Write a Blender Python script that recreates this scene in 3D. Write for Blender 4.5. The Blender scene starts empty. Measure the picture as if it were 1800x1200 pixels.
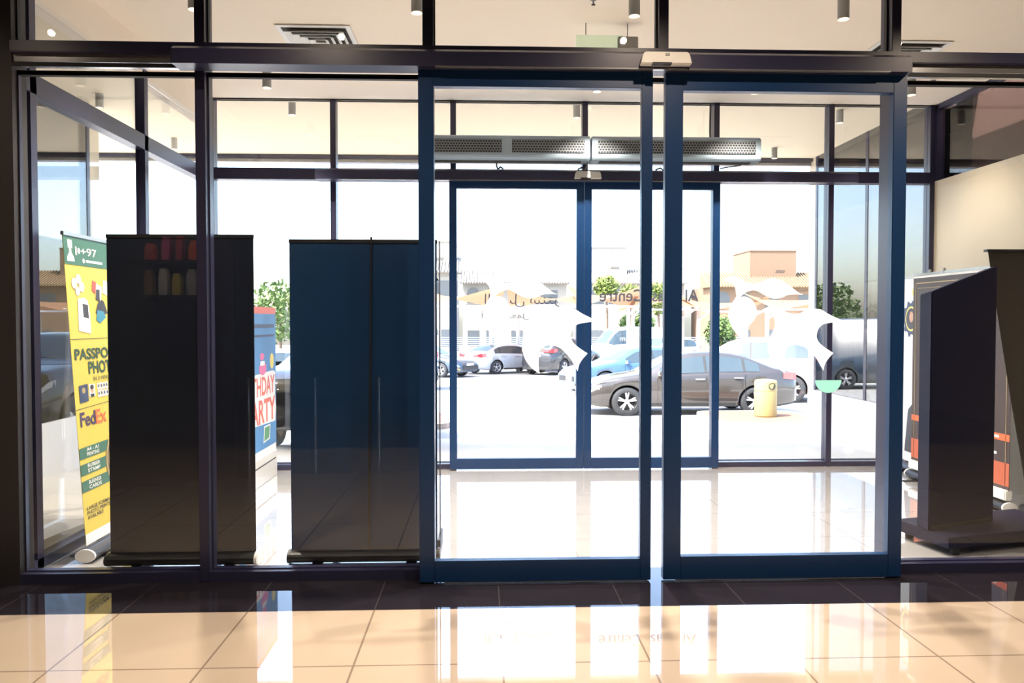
import bpy, bmesh, math, random
from mathutils import Vector, Matrix
random.seed(7)
SC = bpy.context.scene
COL = SC.collection

# ------------------------------------------------------------------ camera
F = 1350.0
EYE = Vector((0.0, 0.0, 1.4))
PITCH, YAW = math.radians(1.53), math.radians(2.12)
cam = bpy.data.cameras.new('camera')
cam.sensor_width = 36.0
cam.lens = 36.0 * F / 1800.0
cam.clip_end = 500
cam_ob = bpy.data.objects.new('camera', cam)
COL.objects.link(cam_ob)
cam_ob.location = EYE
cam_ob.rotation_euler = (math.pi / 2 - PITCH, 0, -YAW)
SC.camera = cam_ob
ROT = cam_ob.rotation_euler.to_matrix()

def at(px, py, y):
    """photo pixel -> point on the vertical plane at distance y"""
    d = ROT @ Vector(((px - 900) / F, -(py - 600) / F, -1))
    return EYE + d * (y / d.y)

def X(px, y, py=564): return at(px, py, y).x
def Z(py, y, px=850): return at(px, py, y).z

# ------------------------------------------------------------------ world, sun, exposure
SC.view_settings.view_transform = 'Standard'
SC.view_settings.look = 'None'
SC.view_settings.gamma = 1.0
SC.view_settings.exposure = 0.0
try: SC.view_settings.use_curve_mapping = False
except Exception: pass
SC.cycles.transparent_max_bounces = 32
SC.cycles.max_bounces = 10
SC.cycles.diffuse_bounces = 5
SC.cycles.glossy_bounces = 5

w = bpy.data.worlds.new('sky'); SC.world = w; w.use_nodes = True
nt = w.node_tree; nt.nodes.clear()
sky = nt.nodes.new('ShaderNodeTexSky'); sky.sky_type = 'NISHITA'
sky.sun_disc = False; sky.sun_elevation = math.radians(58); sky.sun_rotation = math.radians(250)
sky.air_density = 1.0; sky.dust_density = 3.0; sky.ozone_density = 1.0
bg = nt.nodes.new('ShaderNodeBackground'); bg.inputs[1].default_value = 1.5
out = nt.nodes.new('ShaderNodeOutputWorld')
nt.links.new(sky.outputs[0], bg.inputs[0]); nt.links.new(bg.outputs[0], out.inputs[0])

def lamp(name, kind, loc, energy, color=(1, 1, 1), rot=(0, 0, 0), **kw):
    l = bpy.data.lights.new(name, kind); l.energy = energy; l.color = color
    for k, v in kw.items(): setattr(l, k, v)
    o = bpy.data.objects.new(name, l); COL.objects.link(o); o.location = loc; o.rotation_euler = rot
    return o

sd = Vector((0.62, 0.30, -1.15)).normalized()
sun = lamp('sun', 'SUN', (0, 20, 30), 24.0, (1, .96, .88), angle=0.01)
sun.rotation_euler = sd.to_track_quat('-Z', 'Y').to_euler()
WARM = (1.0, .80, .61)
for x in (-3.0, -1.0, 1.0, 3.0):           # mall ceiling downlights behind the entrance
    for y in (0.9, 2.9):
        e = {-3.0: 36, -1.0: 58, 1.0: 105, 3.0: 150}[x]
        lamp('mall_downlight', 'SPOT', (x, y, 3.40), e, WARM, spot_size=math.radians(150), spot_blend=.6, shadow_soft_size=.02)

# ------------------------------------------------------------------ materials
def mat(name, col, rough=.5, metal=0.0, spec=.5, noise=None, bump=None, coat=0.0, emit=None, alpha=None, trans=None):
    m = bpy.data.materials.new(name); m.use_nodes = True
    n = m.node_tree.nodes; L = m.node_tree.links
    b = n['Principled BSDF']
    b.inputs['Base Color'].default_value = (*col, 1)
    b.inputs['Roughness'].default_value = rough
    b.inputs['Metallic'].default_value = metal
    b.inputs['Specular IOR Level'].default_value = spec
    b.inputs['Coat Weight'].default_value = coat
    b.inputs['Coat Roughness'].default_value = .02; b.inputs['Coat IOR'].default_value = 1.7 if coat and not name.startswith('car') else 1.5
    if emit:
        b.inputs['Emission Color'].default_value = (*emit[0], 1); b.inputs['Emission Strength'].default_value = emit[1]
    if noise:      # (scale, amount)
        tc = n.new('ShaderNodeTexCoord'); nz = n.new('ShaderNodeTexNoise'); nz.inputs['Scale'].default_value = noise[0]
        nz.inputs['Detail'].default_value = 6
        mx = n.new('ShaderNodeMix'); mx.data_type = 'RGBA'
        mx.inputs[6].default_value = (*[max(0, c * (1 - noise[1])) for c in col], 1)
        mx.inputs[7].default_value = (*[min(1, c * (1 + noise[1])) for c in col], 1)
        L.new(tc.outputs['Object'], nz.inputs['Vector']); L.new(nz.outputs['Fac'], mx.inputs[0]); L.new(mx.outputs[2], b.inputs['Base Color'])
        if bump:
            bp = n.new('ShaderNodeBump'); bp.inputs['Strength'].default_value = bump; bp.inputs['Distance'].default_value = .01
            L.new(nz.outputs['Fac'], bp.inputs['Height']); L.new(bp.outputs[0], b.inputs['Normal'])
    return m

def tile_mat(name, c1, c2, grout, rough, w_, h_, ox, oy, mortar=.004, noise=6, spec=.5, coat=0.0):
    m = mat(name, c1, rough, spec=spec, coat=coat); n = m.node_tree.nodes; L = m.node_tree.links; b = n['Principled BSDF']
    tc = n.new('ShaderNodeTexCoord'); mp = n.new('ShaderNodeMapping'); mp.inputs['Location'].default_value = (-ox, -oy, 0)
    br = n.new('ShaderNodeTexBrick'); br.offset = 0; br.inputs['Scale'].default_value = 1
    br.inputs['Brick Width'].default_value = w_; br.inputs['Row Height'].default_value = h_
    br.inputs['Mortar Size'].default_value = mortar; br.inputs['Mortar Smooth'].default_value = 0
    nz = n.new('ShaderNodeTexNoise'); nz.inputs['Scale'].default_value = noise; nz.inputs['Detail'].default_value = 8
    mx = n.new('ShaderNodeMix'); mx.data_type = 'RGBA'
    mx.inputs[6].default_value = (*c1, 1); mx.inputs[7].default_value = (*c2, 1)
    L.new(tc.outputs['Object'], mp.inputs[0]); L.new(mp.outputs[0], br.inputs['Vector']); L.new(tc.outputs['Object'], nz.inputs['Vector'])
    L.new(nz.outputs['Fac'], mx.inputs[0]); L.new(mx.outputs[2], br.inputs['Color1']); L.new(mx.outputs[2], br.inputs['Color2'])
    br.inputs['Mortar'].default_value = (*grout, 1)
    L.new(br.outputs['Color'], b.inputs['Base Color'])
    return m

def glass_mat(name, tint=(1, 1, 1), f0=.04):
    m = bpy.data.materials.new(name); m.use_nodes = True
    n = m.node_tree.nodes; L = m.node_tree.links; n.clear()
    o = n.new('ShaderNodeOutputMaterial'); mix = n.new('ShaderNodeMixShader')
    t = n.new('ShaderNodeBsdfTransparent'); t.inputs[0].default_value = (*tint, 1)
    g = n.new('ShaderNodeBsdfGlossy'); g.inputs['Roughness'].default_value = 0.0
    lw = n.new('ShaderNodeLayerWeight'); lw.inputs['Blend'].default_value = .5
    p = n.new('ShaderNodeMath'); p.operation = 'POWER'; p.inputs[1].default_value = 5
    ma = n.new('ShaderNodeMath'); ma.operation = 'MULTIPLY_ADD'; ma.inputs[1].default_value = 1 - f0; ma.inputs[2].default_value = f0
    L.new(lw.outputs['Facing'], p.inputs[0]); L.new(p.outputs[0], ma.inputs[0]); L.new(ma.outputs[0], mix.inputs[0])
    L.new(t.outputs[0], mix.inputs[1]); L.new(g.outputs[0], mix.inputs[2]); L.new(mix.outputs[0], o.inputs[0])
    return m

def film_mat(name, col, tr=.5):
    m = bpy.data.materials.new(name); m.use_nodes = True
    n = m.node_tree.nodes; L = m.node_tree.links; n.clear()
    o = n.new('ShaderNodeOutputMaterial'); mix = n.new('ShaderNodeMixShader'); mix.inputs[0].default_value = tr
    d = n.new('ShaderNodeBsdfDiffuse'); d.inputs[0].default_value = (*col, 1)
    t = n.new('ShaderNodeBsdfTranslucent'); t.inputs[0].default_value = (*col, 1)
    L.new(d.outputs[0], mix.inputs[1]); L.new(t.outputs[0], mix.inputs[2]); L.new(mix.outputs[0], o.inputs[0])
    return m

def holes_mat(name, c_metal, c_hole, sc):
    m = mat(name, c_metal, .45, .3); n = m.node_tree.nodes; L = m.node_tree.links; b = n['Principled BSDF']
    tc = n.new('ShaderNodeTexCoord'); mp = n.new('ShaderNodeMapping'); mp.inputs['Rotation'].default_value = (math.pi / 2, 0, 0)
    br = n.new('ShaderNodeTexBrick'); br.offset = .5; br.inputs['Scale'].default_value = sc
    br.inputs['Brick Width'].default_value = 1; br.inputs['Row Height'].default_value = .9; br.inputs['Mortar Size'].default_value = .16
    br.inputs['Color1'].default_value = (*c_hole, 1); br.inputs['Color2'].default_value = (*c_hole, 1); br.inputs['Mortar'].default_value = (*c_metal, 1)
    L.new(tc.outputs['Object'], mp.inputs[0]); L.new(mp.outputs[0], br.inputs['Vector']); L.new(br.outputs['Color'], b.inputs['Base Color'])
    return m

M = {
 'frame': mat('charcoal_frame', (.028, .028, .066), .32, noise=(30, .08)),
 'leaf': mat('door_frame_haze_navy', (.004, .032, .11), .34, noise=(30, .08)),  # black door frames; the blue veil of glare is put into the base colour
 'side_alu': mat('grey_aluminium', (.30, .30, .31), .22, .6),
 'glass': glass_mat('clear_glass', (.985, .99, .99), .055),
 'tint': glass_mat('tinted_glass', (.62, .58, .57), .05),
 'shopglass': glass_mat('shop_glass', (.36, .38, .40), .20),
 'gasket': mat('black_rubber', (.008, .008, .010), .6),
 'ceil': mat('cream_ceiling', (.88, .78, .66), .8, noise=(3, .02)),
 'soffit': mat('cream_soffit', (.84, .72, .52), .8, noise=(3, .02)),
 'creamwall': mat('cream_wall', (.62, .55, .42), .6, noise=(4, .04)),
 'brownwall': mat('brown_wall', (.15, .10, .085), .5, noise=(5, .1)),
 'darkwall': mat('dark_mall_wall', (.030, .026, .028), .6, noise=(4, .1)),
 'black': mat('black_paint', (.012, .012, .014), .45, noise=(20, .1)),
 'kiosk': mat('kiosk_black', (.006, .007, .026), .62, 0, .25, noise=(14, .12)),
 'tile': tile_mat('peach_tile', (.66, .53, .41), (.70, .57, .45), (.34, .26, .20), .025, .607, .605, .077, 3.71, .0045, 5, spec=1.0, coat=1.0),
 'granite': tile_mat('dark_granite', (.012, .010, .016), (.030, .026, .034), (.055, .05, .055), .03, .607, 4.0, .077, 1.5, .003, 60, spec=.6),
 'vtile': tile_mat('grey_marble_tile', (.46, .455, .46), (.34, .335, .335), (.30, .28, .26), .055, .607, .63, .56, 4.87, .004, 5, coat=1.0),
 'white': mat('white_paint', (.80, .80, .78), .45),
 'offwhite': mat('off_white_plastic', (.70, .68, .64), .35, noise=(20, .03)),
 'lightgrey': mat('light_grey_metal', (.34, .44, .54), .35, .2),
 'grille': holes_mat('perforated_grille', (.22, .25, .28), (.012, .013, .018), 40),
 'lamp_grey': mat('grey_lamp_body', (.30, .30, .29), .45),
 'lens': mat('lamp_lens', (.9, .85, .75), .3, emit=((1, .86, .66), 1.0)),
 'slot': mat('vent_dark', (.05, .045, .04), .7),
 'cable': mat('dark_cable', (.06, .06, .065), .5),
 'chrome': mat('brushed_steel', (.75, .75, .76), .18, 1.0),
 'pvcdark': mat('banner_back_charcoal', (.010, .015, .030), .36, noise=(10, .1)),
 'pvchaze': mat('banner_back_haze_blue', (.003, .032, .10), .36, noise=(10, .1)),  # dark sheet; blue haze from the bright doorway is mixed into its colour
 'pvcolive': mat('banner_back_olive', (.034, .030, .026), .42, noise=(10, .1)),
 'yellow': mat('banner_yellow', (.66, .52, .075), .5, noise=(6, .04)),
 'green': mat('banner_green', (.045, .15, .10), .5),
 'dkgreen': mat('print_dark_green', (.03, .075, .035), .5),
 'ink': mat('print_black', (.035, .03, .035), .5),
 'purple': mat('print_purple', (.06, .035, .10), .5),
 'orange': mat('print_orange', (.80, .16, .05), .5),
 'pwhite': mat('print_white', (.86, .86, .84), .5),
 'pgrey': mat('print_grey', (.55, .56, .58), .5),
 'pnavy': mat('print_navy', (.03, .05, .12), .5),
 'pteal': mat('print_teal', (.04, .24, .36), .5),
 'pred': mat('print_red', (.62, .08, .08), .5),
 'pgold': mat('print_gold', (.42, .30, .12), .4),
 'skin': mat('print_skin', (.60, .36, .24), .6),
 'pblue': mat('standee_blue', (.06, .24, .52), .5, noise=(3, .35)),
 'ppink': mat('print_pink', (.78, .16, .36), .5),
 'pcoral': mat('print_coral', (.78, .16, .11), .5),
 'pyel': mat('print_yellow', (.85, .70, .15), .5),
 'pgrn': mat('print_green', (.08, .30, .12), .5),
 'coffee': mat('print_coffee_brown', (.055, .030, .022), .45, noise=(7, .3)),
 'crema': mat('print_crema', (.42, .20, .10), .5),
 'film': film_mat('white_window_film', (.98, .99, .99), .93),
 'mint': film_mat('mint_window_film', (.36, .80, .66), .5),
 'letter': film_mat('grey_window_lettering', (.12, .125, .15), .45),
 'exit': mat('exit_green', (.78, .86, .68), .4, emit=((.80, 1, .68), .35)),
 'pave': mat('pale_paving', (.60, .57, .52), .8, noise=(1.2, .06)),
 'lot': mat('pale_asphalt', (.36, .35, .34), .85, noise=(.8, .06)),
 'kerb': mat('kerb_concrete', (.34, .28, .24), .8, noise=(5, .1)),
 'stop': mat('wheel_stop_grey', (.20, .20, .20), .8),
 'dado': mat('white_dado', (.78, .75, .70), .6, noise=(3, .03)),
 'brick': tile_mat('brick_paving', (.21, .10, .06), (.24, .125, .075), (.15, .09, .06), .8, .22, .11, 0, 0, .012, 8),
 'bin': mat('bin_yellow', (.30, .235, .095), .6, noise=(8, .06)),
 'shade': film_mat('peach_shade_fabric', (.32, .185, .115), .35),
 'steelwhite': mat('white_steel', (.62, .60, .58), .5),
 'villa': mat('villa_peach', (.21, .135, .085), .85, noise=(2, .05)),
 'villapale': mat('villa_cream', (.30, .275, .235), .85, noise=(2, .04)),
 'roof': mat('clay_roof', (.20, .135, .075), .8, noise=(6, .1)),
 'roofpale': mat('pale_clay_roof', (.26, .24, .21), .8, noise=(6, .1)),
 'wglass': mat('dark_window', (.10, .11, .12), .1, spec=.7),
 'lattice': mat('dark_recess', (.06, .05, .045), .8),
 'leafy': mat('leaf_green', (.07, .12, .022), .7, noise=(3, .3)),
 'leafy2': mat('leaf_yellow_green', (.13, .17, .025), .7, noise=(3, .3)),
 'trunk': mat('trunk_brown', (.16, .11, .08), .9),
 'tyre': mat('tyre_rubber', (.028, .030, .034), .75),
 'rim': mat('silver_rim', (.62, .62, .63), .3, .7),
 'archliner': mat('arch_liner', (.01, .01, .012), .9),
 'carglass': mat('car_glass', (.045, .065, .075), .03, spec=.8),
 'plastic': mat('bumper_plastic', (.03, .03, .032), .6),
 'taillight': mat('tail_light_red', (.55, .02, .03), .2, coat=1),
 'headlight': mat('head_light', (.65, .66, .68), .1, coat=1),
 'indicator': mat('amber_indicator', (.85, .25, .05), .25),
 'plate': mat('number_plate', (.75, .75, .72), .4),
}
def paint(name, c): return mat(name, c, .30, .0, .5, coat=1.0)
P_ = {k: paint('car_paint_' + k, c) for k, c in dict(bronze=(.042, .036, .032), blue=(.05, .11, .19), white=(.48, .50, .53),
      grey=(.03, .03, .034), black=(.015, .015, .017), red=(.30, .05, .04), navy=(.018, .04, .07), silver=(.35, .36, .37)).items()}

# ------------------------------------------------------------------ mesh helpers
class MB:
    def __init__(s): s.v = []; s.f = []; s.smooth = []
    def add(s, verts, faces, sm=False):
        k = len(s.v); s.v += [tuple(v) for v in verts]
        for f in faces: s.f.append([i + k for i in f]); s.smooth.append(sm)
        return s
    def box(s, a, b):
        x0, x1 = sorted((a[0], b[0])); y0, y1 = sorted((a[1], b[1])); z0, z1 = sorted((a[2], b[2]))
        return s.add([(x0, y0, z0), (x1, y0, z0), (x1, y1, z0), (x0, y1, z0), (x0, y0, z1), (x1, y0, z1), (x1, y1, z1), (x0, y1, z1)],
                     [(3, 2, 1, 0), (4, 5, 6, 7), (0, 1, 5, 4), (1, 2, 6, 5), (2, 3, 7, 6), (3, 0, 4, 7)])
    def cbox(s, c, h): return s.box([c[i] - h[i] for i in range(3)], [c[i] + h[i] for i in range(3)])
    def prism(s, poly, ext):
        """extrude planar polygon (3D points) by vector ext"""
        n = len(poly); e = Vector(ext); top = [Vector(p) + e for p in poly]
        return s.add([Vector(p) for p in poly] + top, [list(range(n))[::-1], list(range(n, 2 * n))] + [(i, (i + 1) % n, n + (i + 1) % n, n + i) for i in range(n)])
    def tube(s, pts, r, n=10, cap=True):
        pts = [Vector(p) for p in pts]; rings = []
        rr = r if isinstance(r, (list, tuple)) else [r] * len(pts)
        for i, p in enumerate(pts):
            d = (pts[min(i + 1, len(pts) - 1)] - pts[max(i - 1, 0)]).normalized()
            u = d.orthogonal().normalized() if i == 0 else (u - d * u.dot(d)).normalized()
            v = d.cross(u)
            rings.append([p + (u * math.cos(2 * math.pi * k / n) + v * math.sin(2 * math.pi * k / n)) * rr[i] for k in range(n)])
        vs = [q for rg in rings for q in rg]
        fs = [(i * n + k, i * n + (k + 1) % n, (i + 1) * n + (k + 1) % n, (i + 1) * n + k) for i in range(len(pts) - 1) for k in range(n)]
        s.add(vs, fs, True)
        if cap: s.add(rings[0], [list(range(n))[::-1]]); s.add(rings[-1], [list(range(n))])
        return s
    def lathe(s, prof, c=(0, 0, 0), axis='z', n=28, sm=True):
        vs = []
        for r, h in prof:
            for k in range(n):
                a = 2 * math.pi * k / n; p, q = r * math.cos(a), r * math.sin(a)
                v = (p, q, h) if axis == 'z' else ((p, h, q) if axis == 'y' else (h, p, q))
                vs.append((v[0] + c[0], v[1] + c[1], v[2] + c[2]))
        m = len(prof)
        fs = [(i * n + k, i * n + (k + 1) % n, (i + 1) * n + (k + 1) % n, (i + 1) * n + k) for i in range(m - 1) for k in range(n)]
        return s.add(vs, fs, sm)
    def build(s, name, m, parent=None, bevel=0.0, fix=True):
        me = bpy.data.meshes.new(name); me.from_pydata(s.v, [], s.f)
        for p, sm in zip(me.polygons, s.smooth): p.use_smooth = sm
        me.materials.append(m)
        if fix:
            bm = bmesh.new(); bm.from_mesh(me); bmesh.ops.recalc_face_normals(bm, faces=bm.faces)
            if bevel:
                bmesh.ops.bevel(bm, geom=[e for e in bm.edges if e.calc_length() > bevel * 2.5 and len(e.link_faces) == 2 and e.calc_face_angle(0) > .5],
                                offset=bevel, segments=2, affect='EDGES', clamp_overlap=True)
            bm.to_mesh(me); bm.free()
        me.update()
        o = bpy.data.objects.new(name, me); COL.objects.link(o)
        if parent: o.parent = parent
        return o

def tag(o, label, cat, group=None, kind=None):
    o['label'] = label; o['category'] = cat
    if group: o['group'] = group
    if kind: o['kind'] = kind
    return o
def thing(name, label, cat, loc=(0, 0, 0), rz=0.0, group=None):
    o = bpy.data.objects.new(name, None); o.empty_display_size = .1; COL.objects.link(o)
    o.location = loc; o.rotation_euler = (0, 0, rz)
    return tag(o, label, cat, group)
def struct(o, label=None, cat=None):
    o['kind'] = 'structure'
    if label: o['label'] = label
    if cat: o['category'] = cat
    return o
def sbox(name, a, b, m, label=None, cat=None, bevel=0):
    return struct(MB().box(a, b).build(name, m, bevel=bevel), label, cat)
def sempty(name, label, cat):
    o = bpy.data.objects.new(name, None); COL.objects.link(o); o.empty_display_size = .1
    return struct(o, label, cat)
def copy_tree(o, parent=None):
    c = o.copy(); COL.objects.link(c)
    if parent: c.parent = parent
    for ch in list(o.children): copy_tree(ch, c)
    return c

def text_polys(body, bold=0.0, spacing=1.0):
    cu = bpy.data.curves.new('lettering', 'FONT'); cu.body = body; cu.offset = bold; cu.resolution_u = 4; cu.space_character = spacing
    cu.align_x = 'LEFT'
    o = bpy.data.objects.new('lettering', cu); COL.objects.link(o)
    dg = bpy.context.evaluated_depsgraph_get(); me = bpy.data.meshes.new_from_object(o.evaluated_get(dg))
    vs = [v.co.copy() for v in me.vertices]; fs = [list(p.vertices) for p in me.polygons]
    bpy.data.objects.remove(o); bpy.data.curves.remove(cu); bpy.data.meshes.remove(me)
    x0 = min(v.x for v in vs); x1 = max(v.x for v in vs); y0 = min(v.y for v in vs); y1 = max(v.y for v in vs)
    return [((v.x - x0) / (x1 - x0), (v.y - y0) / (y1 - y0)) for v in vs], fs

class Sheet:
    """a printed sheet: origin o (lower left as read), u = width direction, v = up, n = towards the reader"""
    def __init__(s, o, u, v, n): s.o, s.u, s.v, s.n = Vector(o), Vector(u), Vector(v), Vector(n)
    def p(s, a, b, h=.0012): return s.o + s.u * a + s.v * b + s.n * h
    def text(s, body, a0, b0, a1, b1, mb=None, bold=.0, slant=0.0, h=.0014, spacing=1.0):
        mb = mb or MB(); pv, fs = text_polys(body, bold, spacing)
        return mb.add([s.p(a0 + (a1 - a0) * q[0], b0 + (b1 - b0) * q[1] + slant * (a1 - a0) * q[0], h) for q in pv], fs)
    def poly(s, pts, mb=None, h=.0010):
        mb = mb or MB(); return mb.add([s.p(a, b, h) for a, b in pts], [list(range(len(pts)))])
    def rect(s, a0, b0, a1, b1, mb=None, h=.0010): return s.poly([(a0, b0), (a1, b0), (a1, b1), (a0, b1)], mb, h)
    def disc(s, a, b, ra, rb=None, mb=None, h=.0010, n=28, r_in=0.0):
        mb = mb or MB(); rb = rb or ra
        if r_in:
            o = [(a + ra * math.cos(2 * math.pi * k / n), b + rb * math.sin(2 * math.pi * k / n)) for k in range(n)]
            i = [(a + ra * r_in * math.cos(2 * math.pi * k / n), b + rb * r_in * math.sin(2 * math.pi * k / n)) for k in range(n)]
            return mb.add([s.p(*q, h) for q in o + i], [(k, (k + 1) % n, n + (k + 1) % n, n + k) for k in range(n)])
        return s.poly([(a + ra * math.cos(2 * math.pi * k / n), b + rb * math.sin(2 * math.pi * k / n)) for k in range(n)], mb, h)

def smooth_loop(pts, sharp=(), seg=6):
    n = len(pts); res = []
    for i in range(n):
        p0, p1, p2, p3 = [Vector(pts[(i + k) % n]) for k in (-1, 0, 1, 2)]
        m1 = Vector((0, 0)) if i in sharp else (p2 - p0) * .5
        m2 = Vector((0, 0)) if (i + 1) % n in sharp else (p3 - p1) * .5
        for k in range(seg):
            t = k / seg
            q = (2 * t**3 - 3 * t**2 + 1) * p1 + (t**3 - 2 * t**2 + t) * m1 + (-2 * t**3 + 3 * t**2) * p2 + (t**3 - t**2) * m2
            res.append((q.x, q.y))
    return res

# ------------------------------------------------------------------ setting: mall side
YI = 4.145                        # front plane of the inner glass front
YO = 7.24                         # front plane of the outer glass front
XL, XR = -2.52, 4.32              # vestibule sides
ZC = 3.46
sbox('floor', (-7, -.1, -.12), (7, 3.71, 0), M['tile'], 'polished peach tiles inside the entrance', 'floor')
sbox('floor_mall', (-7, -6, -.12), (7, -.1, 0), M['granite'], 'dark polished floor further inside the mall', 'floor')
sbox('floor_threshold', (-7, 3.71, -.12), (7, 4.30, 0), M['granite'], 'dark polished granite strip under the inner doors', 'floor')
sbox('floor_vestibule', (XL - .06, 4.30, -.12), (XR, 7.36, 0), M['vtile'], 'grey marble tiles between the two glass fronts', 'floor')
sbox('ceiling_mall', (-7, -6, 3.46), (7, 4.2, 3.9), M['darkwall'], 'mall ceiling', 'ceiling')
sbox('ceiling', (XL - .10, 4.2, ZC), (XR, 7.34, 3.9), M['ceil'], 'cream vestibule ceiling', 'ceiling')
sbox('wall_mall_left', (-7.2, -6, 0), (-7, 4.2, 3.9), M['darkwall'])
sbox('wall_mall_right', (7, -6, 0), (7.2, 4.2, 3.9), M['darkwall'])
sbox('wall_mall_back', (-7, -6.2, 0), (7, -6, 3.9), M['darkwall'])
sbox('wall_front_left', (-7, YI, 0), (X(28, YI), YI + .13, ZC), M['darkwall'], 'dark wall end left of the inner glass front', 'wall')
sbox('wall_front_right', (XR, YI, 0), (7, YI + .3, 3.9), M['darkwall'])
sbox('wall_right', (XR, YI + .3, 0), (XR + .15, 7.36, 2.735), M['creamwall'], 'cream wall on the right of the vestibule', 'wall')
sbox('wall_right_backing', (XR + 1.2, YI + .3, 2.4), (XR + 1.3, 10.2, ZC + .2), M['darkwall'])

# upper right: tinted glazing over the cream wall
w_ = sempty('window_1', 'brown tinted glazing above the cream right wall', 'window')
MB().box((XR + .05, YI + .3, 2.735), (XR + .06, 7.3, ZC)).build('pane', M['tint'], w_)
m = MB()
for y in (4.6, 5.84, 7.2): m.box((XR + .0, y, 2.735), (XR + .05, y + .06, ZC))
m.box((XR, YI + .3, ZC - .05), (XR + .05, 7.3, ZC)); m.build('frame', M['frame'], w_)
sbox('wall_right_upper', (XR + .40, YI + .3, 2.735), (XR + .5, 7.3, ZC + .3), M['brownwall'])

# ------------------------------------------------------------------ inner glass front
PM = 1.243
XM = [X(355, YI), X(754, YI), X(1164.5, YI), X(1570, YI)]
XM = [XM[0], XM[1], XM[2], XM[3], XM[3] + PM]
MW = .026
ZT0, ZT1 = 2.765, 2.862          # header
k = 0
for i, xm in enumerate(XM):      # posts (upright bars) of the front; the one between the leaves exists only above the header
    z0 = ZT1 if i == 2 else 0
    mb = MB().box((xm - MW, YI, z0), (xm + MW, YI + .125, ZC))
    struct(mb.build('trim_%d' % (i + 1), M['frame'], bevel=.003), 'upright bar of the inner glass front', 'frame')
struct(MB().box((X(28, YI), YI - .02, ZT0 + .035), (XR, YI + .125, ZT1)).build('trim_6', M['frame'], bevel=.004), 'long dark header across the inner glass front', 'frame')
mb = MB().box((X(28, YI), YI + .002, 2.735), (XR, YI + .012, 2.755)).box((X(28, YI), YI + .045, 2.70), (XR, YI + .075, 2.725))
struct(mb.build('trim_7', M['gasket']), 'thin dark rails under the inner header', 'frame')
struct(MB().box((X(28, YI), YI + .012, 2.76), (XR, YI + .12, 2.80)).build('trim_8', M['side_alu']), 'bare aluminium underside of the inner header', 'frame')

def fixed(n, x0, x1, yg, z0, z1, label, rail=True):
    e = sempty('window_%d' % n, label, 'window')
    MB().box((x0, yg, z0), (x1, yg + .008, z1)).build('pane', M['glass'], e)
    f = MB()
    if rail: f.box((x0, yg - .055, 0.0), (x1, yg + .05, z0 + .008))
    f.box((x0, yg - .012, z0 + .004), (x1, yg + .02, z0 + .014)); f.box((x0, yg - .01, z1 - .012), (x1, yg + .018, z1))
    f.box((x0, yg - .01, z0), (x0 + .008, yg + .018, z1)).box((x1 - .008, yg - .01, z0), (x1, yg + .018, z1))
    f.build('frame', M['frame'] if rail else M['gasket'], e)
    return e
YG = YI + .055
fixed(2, X(28, YI), XM[0] - MW, YG, .045, 2.715, 'fixed glass bay at the far left of the inner front')
fixed(3, XM[0] + MW, XM[1] - MW, YG, .045, 2.715, 'fixed glass bay left of the inner sliding doors')
fixed(4, XM[3] + MW, XM[4] - MW, YG, .045, 2.715, 'fixed glass bay right of the inner sliding doors')
xs = [X(28, YI)] + XM
for i in range(5):
    fixed(5 + i, xs[i] + (MW if i else 0), xs[i + 1] - MW, YG, ZT1 - .004, ZC, ['transom glass at the far left above the inner header', 'transom glass above the left fixed bay', 'transom glass above the left door leaf', 'transom glass above the right door leaf', 'transom glass above the right fixed bay'][i], rail=False)

def leaf(n, x0, x1, y, z0, z1, st, rb, rt, label, m=None, glass_front=.02):
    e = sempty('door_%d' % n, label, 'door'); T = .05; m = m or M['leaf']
    MB().box((x0, y, z0), (x0 + st[0], y + T, z1)).build('stile', m, e, bevel=.003)
    MB().box((x1 - st[1], y, z0), (x1, y + T, z1)).build('stile', m, e, bevel=.003)
    MB().box((x0 + st[0], y, z0), (x1 - st[1], y + T, z0 + rb)).build('bottom_rail', m, e, bevel=.002)
    MB().box((x0 + st[0], y, z1 - rt), (x1 - st[1], y + T, z1)).build('top_rail', m, e, bevel=.002)
    MB().box((x0 + st[0], y + glass_front, z0 + rb), (x1 - st[1], y + glass_front + .008, z1 - rt)).build('pane', M['glass'], e)
    return e
YD = 4.062
zb, zt = .009, Z(121, YD)
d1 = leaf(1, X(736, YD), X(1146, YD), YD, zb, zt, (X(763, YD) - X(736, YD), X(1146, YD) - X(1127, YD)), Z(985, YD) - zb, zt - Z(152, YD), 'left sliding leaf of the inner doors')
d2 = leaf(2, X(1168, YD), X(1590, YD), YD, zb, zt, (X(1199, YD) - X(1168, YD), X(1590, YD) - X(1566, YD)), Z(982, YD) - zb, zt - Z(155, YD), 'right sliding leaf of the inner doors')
for d, a, b in ((d1, 780, 1140), (d2, 1190, 1560)):    # brush seal with a bright edge under each leaf
    MB().box((X(a, YD), YD - .002, zb - .004), (X(b, YD), YD + .03, zb)).build('floor_seal', M['side_alu'], d)

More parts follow.
